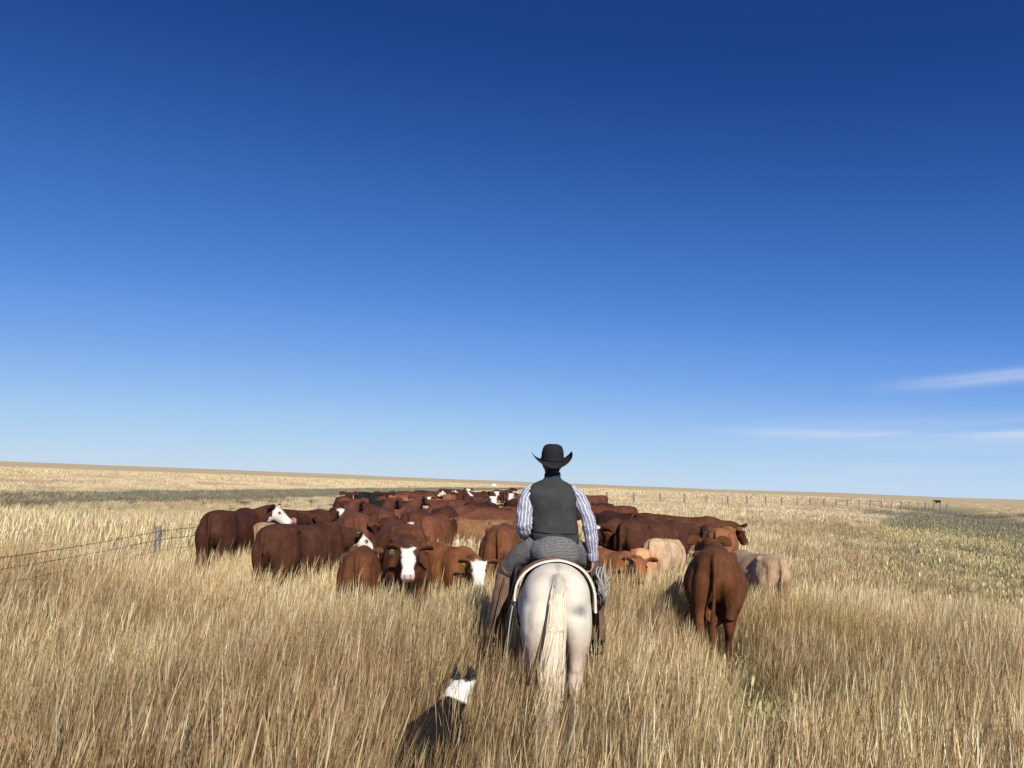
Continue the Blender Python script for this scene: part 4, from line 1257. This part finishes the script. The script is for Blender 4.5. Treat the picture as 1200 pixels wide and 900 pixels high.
# tiny far things: a lone black cow near the horizon, a white sign
c = col_at(1099, 250, 1.3)
fc = link('cow', cow_meshes['S'][0]); fc.location = (c.x, c.y, float(gz(c.x, c.y))); fc.rotation_euler.z = R(75); fc.color = (.012, .012, .013, 1)
tag(fc, 'lone black cow tiny near the far horizon', 'cow')
sg = bpy.data.objects.new('sign', None); COL.objects.link(sg)
c = hit(579, 568.2, 1.75); c = col_at(579, 150, 1.75)
sg.location = (c.x, c.y, 0)
tag(sg, 'small white marker sign standing beyond the herd', 'sign')
s_ = MB(); s_.box((0, 0, 1.45), (.7, .04, .42)); s_.build('board', simple('white_paint', (.8, .8, .78), .6, .3, .04, 5, 0), sg, False)
s_ = MB(); s_.tube([(0, .05, 0), (0, .05, .6), (0, .05, 1.6)], [.04] * 3, 8, 4); s_.build('post', M_WOOD, sg)

# ------------------------------------------------------------------ grass
GR = random.Random(21)
STRAW = [(.66, .545, .335), (.56, .44, .25), (.72, .61, .40), (.47, .36, .20), (.32, .24, .13), (.78, .68, .48), (.24, .18, .10), (.40, .30, .165)]
DULL = [(.25, .19, .11), (.17, .135, .075), (.32, .25, .15), (.15, .125, .06), (.19, .175, .085)]  # dead basal leaves, colours darkened to put shade low among the stems


def tuft(nb, rad, hmin, hmax, wid, lean, heads=.45, leaf=.4, segs=3, curl=1.0, cols=STRAW, near=False):
    V, Fc, C = [], [], []

    def strip(p0, dirx, diry, h, w, ln, bend, col, headw=0.0, seg=segs):
        az = GR.uniform(0, math.pi)
        wx, wy = math.cos(az), math.sin(az)
        b0 = len(V)
        ts = [k / seg for k in range(seg + 1)]
        if headw: ts = [0, .45, .74, .82, .92, 1.0]
        for k, t in enumerate(ts):
            x = p0[0] + dirx * (ln * t + bend * t * t) * h; y_ = p0[1] + diry * (ln * t + bend * t * t) * h
            z = h * t * (1 - .35 * (ln + bend) ** 2 * t * t) - .02
            ww = w * (1 - .75 * t)
            if headw: ww = (w, w * .8, w * .55, headw, headw * .8, .0005)[k]
            V.append((x - wx * ww / 2, y_ - wy * ww / 2, z)); V.append((x + wx * ww / 2, y_ + wy * ww / 2, z))
            cc = col if not (headw and k >= 3) else tuple(min(.8, c * 1.22) for c in col)
            C.append(cc); C.append(cc)
        for k in range(len(ts) - 1):
            a = b0 + 2 * k; Fc.append((a, a + 1, a + 3, a + 2))
    for q in range(nb):
        a = GR.uniform(0, 2 * math.pi); r_ = rad * math.sqrt(GR.random())
        p0 = (r_ * math.cos(a), r_ * math.sin(a))
        da = GR.uniform(0, 2 * math.pi)
        dx, dy = math.cos(da) * .55 + lean, math.sin(da) * .55
        L_ = math.hypot(dx, dy); dx /= L_; dy /= L_
        c = GR.choice(cols); g = GR.uniform(.8, 1.15); c = tuple(x * g for x in c)
        u = GR.random()
        if near and heads <= u < heads + leaf: c = tuple(x * g for x in GR.choice(DULL))
        if u < heads:
            strip(p0, dx, dy, GR.uniform(.55, 1) * hmax, wid * .75, GR.uniform(.0, .15), GR.uniform(0, .14) * curl, c, headw=wid * GR.uniform(1.3, 2.2))
        elif u < heads + leaf:
            strip(p0, math.cos(da), math.sin(da), GR.uniform(hmin, hmin + (hmax - hmin) * .6), wid * GR.uniform(1, 1.5), GR.uniform(.05, .3), GR.uniform(.1, .7) * curl, c)
        else:
            strip(p0, dx, dy, GR.uniform(.55, .95) * hmax, wid * .8, GR.uniform(.03, .25), GR.uniform(.05, .35) * curl, c)
    me = bpy.data.meshes.new('tuft'); me.from_pydata(V, [], Fc)
    at = me.attributes.new('bcol', 'FLOAT_COLOR', 'POINT'); cc = np.ones((len(V), 4), np.float32); cc[:, :3] = C
    at.data.foreach_set('color', cc.ravel())
    me.materials.append(M_GRASS)
    return me


tufts = []
for k in range(6): tufts.append(tuft(74, .16, .16, 1.08, .0030, .42, .52, .32, 3, 1.0, STRAW, True))                          # 0-5 near
for k in range(4): tufts.append(tuft(94, .34, .20, .98, .0060, .42, .50, .32, 3, 1.0, STRAW, True))                          # 6-9 middle
for k in range(3): tufts.append(tuft(130, 1.0, .25, .74, .015, .4, .45, .4, 2))                 # 10-12 far
for k in range(2): tufts.append(tuft(80, 3.0, .25, .65, .075, .3, .5, .4, 2))                 # 13-14 very far
WEED = [(.30, .24, .15), (.22, .18, .11), (.27, .26, .165), (.19, .155, .10), (.34, .28, .17)]
for k in range(3): tufts.append(tuft(120, .30, .15, .55, .010, .1, .15, .7, 3, 1.4, WEED))    # 15-17 forbs and sage
BRIGHT = [(.80, .71, .50), (.72, .61, .40), (.66, .55, .34)]
LOWC = [(.50, .43, .20), (.40, .36, .16), (.58, .49, .25), (.34, .32, .15)]
for k in range(2): tufts.append(tuft(110, .45, .10, .30, .012, .1, .1, .8, 3, 1.6, LOWC))     # 18-19 low ditch growth
TRACKC = [(.20, .185, .12), (.26, .235, .15), (.30, .26, .16), (.17, .165, .105)]
for k in range(2): tufts.append(tuft(90, .9, .08, .22, .030, .1, .1, .8, 2, 1.4, TRACKC))       # 20-21 short track growth

for k in range(3): tufts.append(tuft(9, .05, .5, 1.12, .0042, .9, .7, .1, 3, 1.3, BRIGHT))   # 22-24 bundles of pale tall stalks

def ring_pts(n_per, r0, r1, half=52, origin=(0, -3)):
    area = R(2 * half) / 2 * (r1 * r1 - r0 * r0); n = int(area * n_per)
    r = np.sqrt(rng.uniform(r0 * r0, r1 * r1, n)); a = rng.uniform(-R(half), R(half), n)
    return np.stack([r * np.sin(a) + origin[0], r * np.cos(a) + origin[1]], 1)


pts, var, scl, tint, rotv = [], [], [], [], []


def ditch_d(x, y): return (x - ditch_x(y)) / 5.5


TRAILS = [((2.36, 9.4), (2.20, 7.6), .34), ((2.20, 7.6), (1.80, 5.4), .30), ((HX + .45, 5.0), (HX + .55, 3.6), .16),
          ((-1.3, 11.6), (-1.0, 9.6), .18), ((2.2, 7.4), (1.0, 4.2), .12)]


def trail(x, y):
    """1 along the lines where the animals have parted the grass"""
    out = np.zeros(len(x))
    wx = x + .25 * (vnoise(x, y, .9, 61) - .5)
    for (ax, ay), (bx, by), w in TRAILS:
        L2 = (bx - ax) ** 2 + (by - ay) ** 2
        t = np.clip(((wx - ax) * (bx - ax) + (y - ay) * (by - ay)) / L2, 0, 1)
        d = np.hypot(wx - ax - t * (bx - ax), y - ay - t * (by - ay))
        out = np.maximum(out, 1 - sstep(d, w * .5, w * 1.3))
    return out


def add(P2, vs, s0, s1, kind='grass'):
    x, y = P2[:, 0], P2[:, 1]
    n = len(P2)
    keep = np.ones(n, bool)
    tr_d = np.abs(x - track_x(y)) < 6.2
    dd_ = ditch_d(x, y)
    dw = np.exp(-dd_ ** 2) * (y > 4)
    if kind == 'grass':
        keep &= ~(tr_d & (y > -60)) | (rng.random(n) < .05)
        keep &= rng.random(n) > dw * 1.15
        # room for the dog and the horse
        lx = (x - dog.location.x) * math.cos(DOGROT) + (y - dog.location.y) * math.sin(DOGROT)
        ly = -(x - dog.location.x) * math.sin(DOGROT) + (y - dog.location.y) * math.cos(DOGROT)
        keep &= ~((np.abs(lx) < .22) & (ly > -.50) & (ly < .62) & (rng.random(n) < .94))
        tr_m = trail(x, y); keep &= rng.random(n) > (1.6 if min(vs) >= 22 else .80) * tr_m
        keep &= ~((np.abs(x - HX) < .22) & (np.abs(y - HY) < .85) & (rng.random(n) < .45))
        keep &= vnoise(x, y, 1.1, 31) * .6 + vnoise(x, y, .45, 32) * .5 + rng.random(n) * .5 > .58
    x, y = x[keep], y[keep]; n = len(x)
    tm = trail(x, y)
    pts.append(np.stack([x, y, gz(x, y)], 1))
    var.append(rng.choice(vs, n))
    patch = vnoise(x, y, 2.6, 40); patch2 = vnoise(x, y, 9, 41)
    s = rng.uniform(s0, s1, n)
    s *= .80 + .40 * patch
    if kind == 'grass':
        s *= .88 + .07 * sstep(y, 8.0, 13)
        dt = x - track_x(y)
        s *= 1 - .35 * tm
        s *= 1 - .40 * (np.abs(x - dog.location.x * (y / 5.2)) < .36) * (y < 5.1)
        s *= 1 - .60 * sstep(y, 20, 30) * sstep(dt, -30, -5) * (1 - sstep(dt, 12, 26))
        s *= 1 - .55 * sstep(ditch_d(x, y), -3.0, -1.2) * sstep(y, 9, 15)
    sx = s * rng.uniform(.9, 1.1, n)
    scl.append(np.stack([sx, sx, s * rng.uniform(.9, 1.12, n)], 1))
    lean = rng.normal(0, .06, (n, 2))
    rotv.append(np.stack([lean[:, 0], lean[:, 1] + .045, rng.normal(0, .5, n)], 1))
    c = np.ones((n, 3))
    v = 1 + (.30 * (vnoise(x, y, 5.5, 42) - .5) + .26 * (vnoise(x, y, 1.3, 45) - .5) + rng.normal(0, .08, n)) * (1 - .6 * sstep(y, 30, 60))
    c *= v[:, None]
    if kind == 'grass':
        brown = np.clip(sstep(vnoise(x, y, 3.3, 43) + .25 * sstep(x / np.maximum(y, 1), .12, .6), .55, .85), 0, 1)[:, None]
        c = c * (1 - brown) + c * np.array((.74, .68, .66)) * brown
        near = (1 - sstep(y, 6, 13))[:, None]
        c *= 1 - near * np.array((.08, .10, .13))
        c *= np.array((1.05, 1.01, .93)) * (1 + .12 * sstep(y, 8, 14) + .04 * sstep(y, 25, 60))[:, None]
        green = (sstep(vnoise(x, y, 1.7, 44), .62, .85) * (1 - sstep(y, 7, 15)))[:, None] * sstep(x, -1.5, 1.5)[:, None]
        c = c * (1 - green) + c * np.array((.72, .74, .50)) * green
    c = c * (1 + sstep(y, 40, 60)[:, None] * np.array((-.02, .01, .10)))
    if kind == 'track': c = c * np.array((1.0, .97, .88))
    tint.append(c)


def near_far(P2): return P2


add(ring_pts(58, 3.0, 9.5), range(0, 6), .82, 1.10)
add(ring_pts(36, 9.5, 17.5), range(0, 6), .85, 1.12)
add(ring_pts(10.5, 17.5, 48), range(6, 10), .85, 1.12)
add(ring_pts(2.3, 48, 165), range(10, 13), .72, .98)
add(ring_pts(.11, 165, 430, 48), range(13, 15), .8, 1.15)
add(ring_pts(2.6, 3.0, 18), range(22, 25), .75, 1.1)
# sage and forbs: scattered, thick near the ditch, and along the edges of the track
p = ring_pts(.5, 9, 60); k = (vnoise(p[:, 0], p[:, 1], 5, 51) > .66) & (rng.random(len(p)) < .5 * sstep(p[:, 0], -3, 4) + .05); add(p[k], range(15, 18), .7, 1.1, 'w')
p = ring_pts(1.2, 14, 150, 50); dq = ditch_d(p[:, 0], p[:, 1]); k = ((np.abs(dq) < 1.6) & (vnoise(p[:, 0], p[:, 1], 3.2, 52) > .62) & (p[:, 1] < 32)) | ((np.abs(dq + .8) < 1.2) & (vnoise(p[:, 0], p[:, 1], 7, 52) > .42) & (p[:, 1] > 34) & (p[:, 1] < 75)) | ((np.abs(dq) < 2.4) & (vnoise(p[:, 0], p[:, 1], 8, 53) > .6) & (p[:, 1] > 26)); add(p[k], range(15, 18), .9, 1.7, 'w')
p = ring_pts(5.0, 9, 75, 50); dq = ditch_d(p[:, 0], p[:, 1]); k = (np.abs(dq) < 2.0); add(p[k], range(18, 20), 1.0, 1.7, 'low')
p = ring_pts(2.4, 25, 190, 52); q = p[:, 0] - track_x(p[:, 1]); k = ((np.abs(q - 4.4) < 1.7) | (np.abs(q + 4.6) < 1.3)) & (vnoise(p[:, 0], p[:, 1], 4, 71) > .25); add(p[k], range(15, 18), .42, .78, 'track')
p = ring_pts(1.4, 25, 200, 52); k = np.abs(p[:, 0] - track_x(p[:, 1])) < 6; add(p[k], range(20, 22), .8, 1.2, 'low')

pts = np.concatenate(pts); var = np.concatenate(var); scl = np.concatenate(scl); tint = np.concatenate(tint); rotv = np.concatenate(rotv)


def scatter(name, sel, ids, label, cat):
    me = bpy.data.meshes.new(name); me.from_pydata([tuple(p) for p in pts[sel]], [], [])
    a = me.attributes.new('var', 'INT', 'POINT'); a.data.foreach_set('value', var[sel].astype(np.int32))
    a = me.attributes.new('scl', 'FLOAT_VECTOR', 'POINT'); a.data.foreach_set('vector', scl[sel].astype(np.float32).ravel())
    a = me.attributes.new('rot', 'FLOAT_VECTOR', 'POINT'); a.data.foreach_set('vector', rotv[sel].astype(np.float32).ravel())
    a = me.attributes.new('tint', 'FLOAT_COLOR', 'POINT'); c4 = np.ones((int(sel.sum()), 4), np.float32); c4[:, :3] = tint[sel]; a.data.foreach_set('color', c4.ravel())
    me.materials.append(M_GRASS)
    o = link(name, me); tag(o, label, cat, kind='stuff')
    ng = bpy.data.node_groups.new(name, 'GeometryNodeTree')
    ng.interface.new_socket('Geometry', in_out='INPUT', socket_type='NodeSocketGeometry')
    ng.interface.new_socket('Geometry', in_out='OUTPUT', socket_type='NodeSocketGeometry')
    N, L = ng.nodes, ng.links
    gi, go = N.new('NodeGroupInput'), N.new('NodeGroupOutput')
    jn = N.new('GeometryNodeJoinGeometry')

    def named(nm, typ):
        q = N.new('GeometryNodeInputNamedAttribute'); q.data_type = typ; q.inputs['Name'].default_value = nm; return q.outputs['Attribute']
    av, asc, ar = named('var', 'INT'), named('scl', 'FLOAT_VECTOR'), named('rot', 'FLOAT_VECTOR')
    for i in ids:
        so_ = bpy.data.objects.new('tuft_source', tufts[i])
        oi_ = N.new('GeometryNodeObjectInfo'); oi_.inputs['Object'].default_value = so_
        cp = N.new('FunctionNodeCompare'); cp.data_type = 'INT'; cp.operation = 'EQUAL'
        L.new(av, cp.inputs[2]); cp.inputs[3].default_value = i
        ip = N.new('GeometryNodeInstanceOnPoints')
        L.new(gi.outputs[0], ip.inputs['Points']); L.new(cp.outputs[0], ip.inputs['Selection'])
        L.new(oi_.outputs['Geometry'], ip.inputs['Instance'])
        L.new(ar, ip.inputs['Rotation']); L.new(asc, ip.inputs['Scale'])
        L.new(ip.outputs[0], jn.inputs[0])
    L.new(jn.outputs[0], go.inputs[0])
    md_ = o.modifiers.new('scatter', 'NODES'); md_.node_group = ng
    return o


scatter('prairie_grass', (var < 15) | (var >= 22), list(range(0, 15)) + [22, 23, 24], 'tall dry straw-coloured prairie grass covering the ground', 'grass')
scatter('weeds', (var >= 15) & (var < 18), range(15, 18), 'grey-brown sage and dried weeds scattered in the grass', 'weeds')
scatter('low_growth', (var >= 18) & (var < 22), range(18, 22), 'short yellow-green growth in the ditch and on the track', 'ground cover')
print('grass points', len(pts))
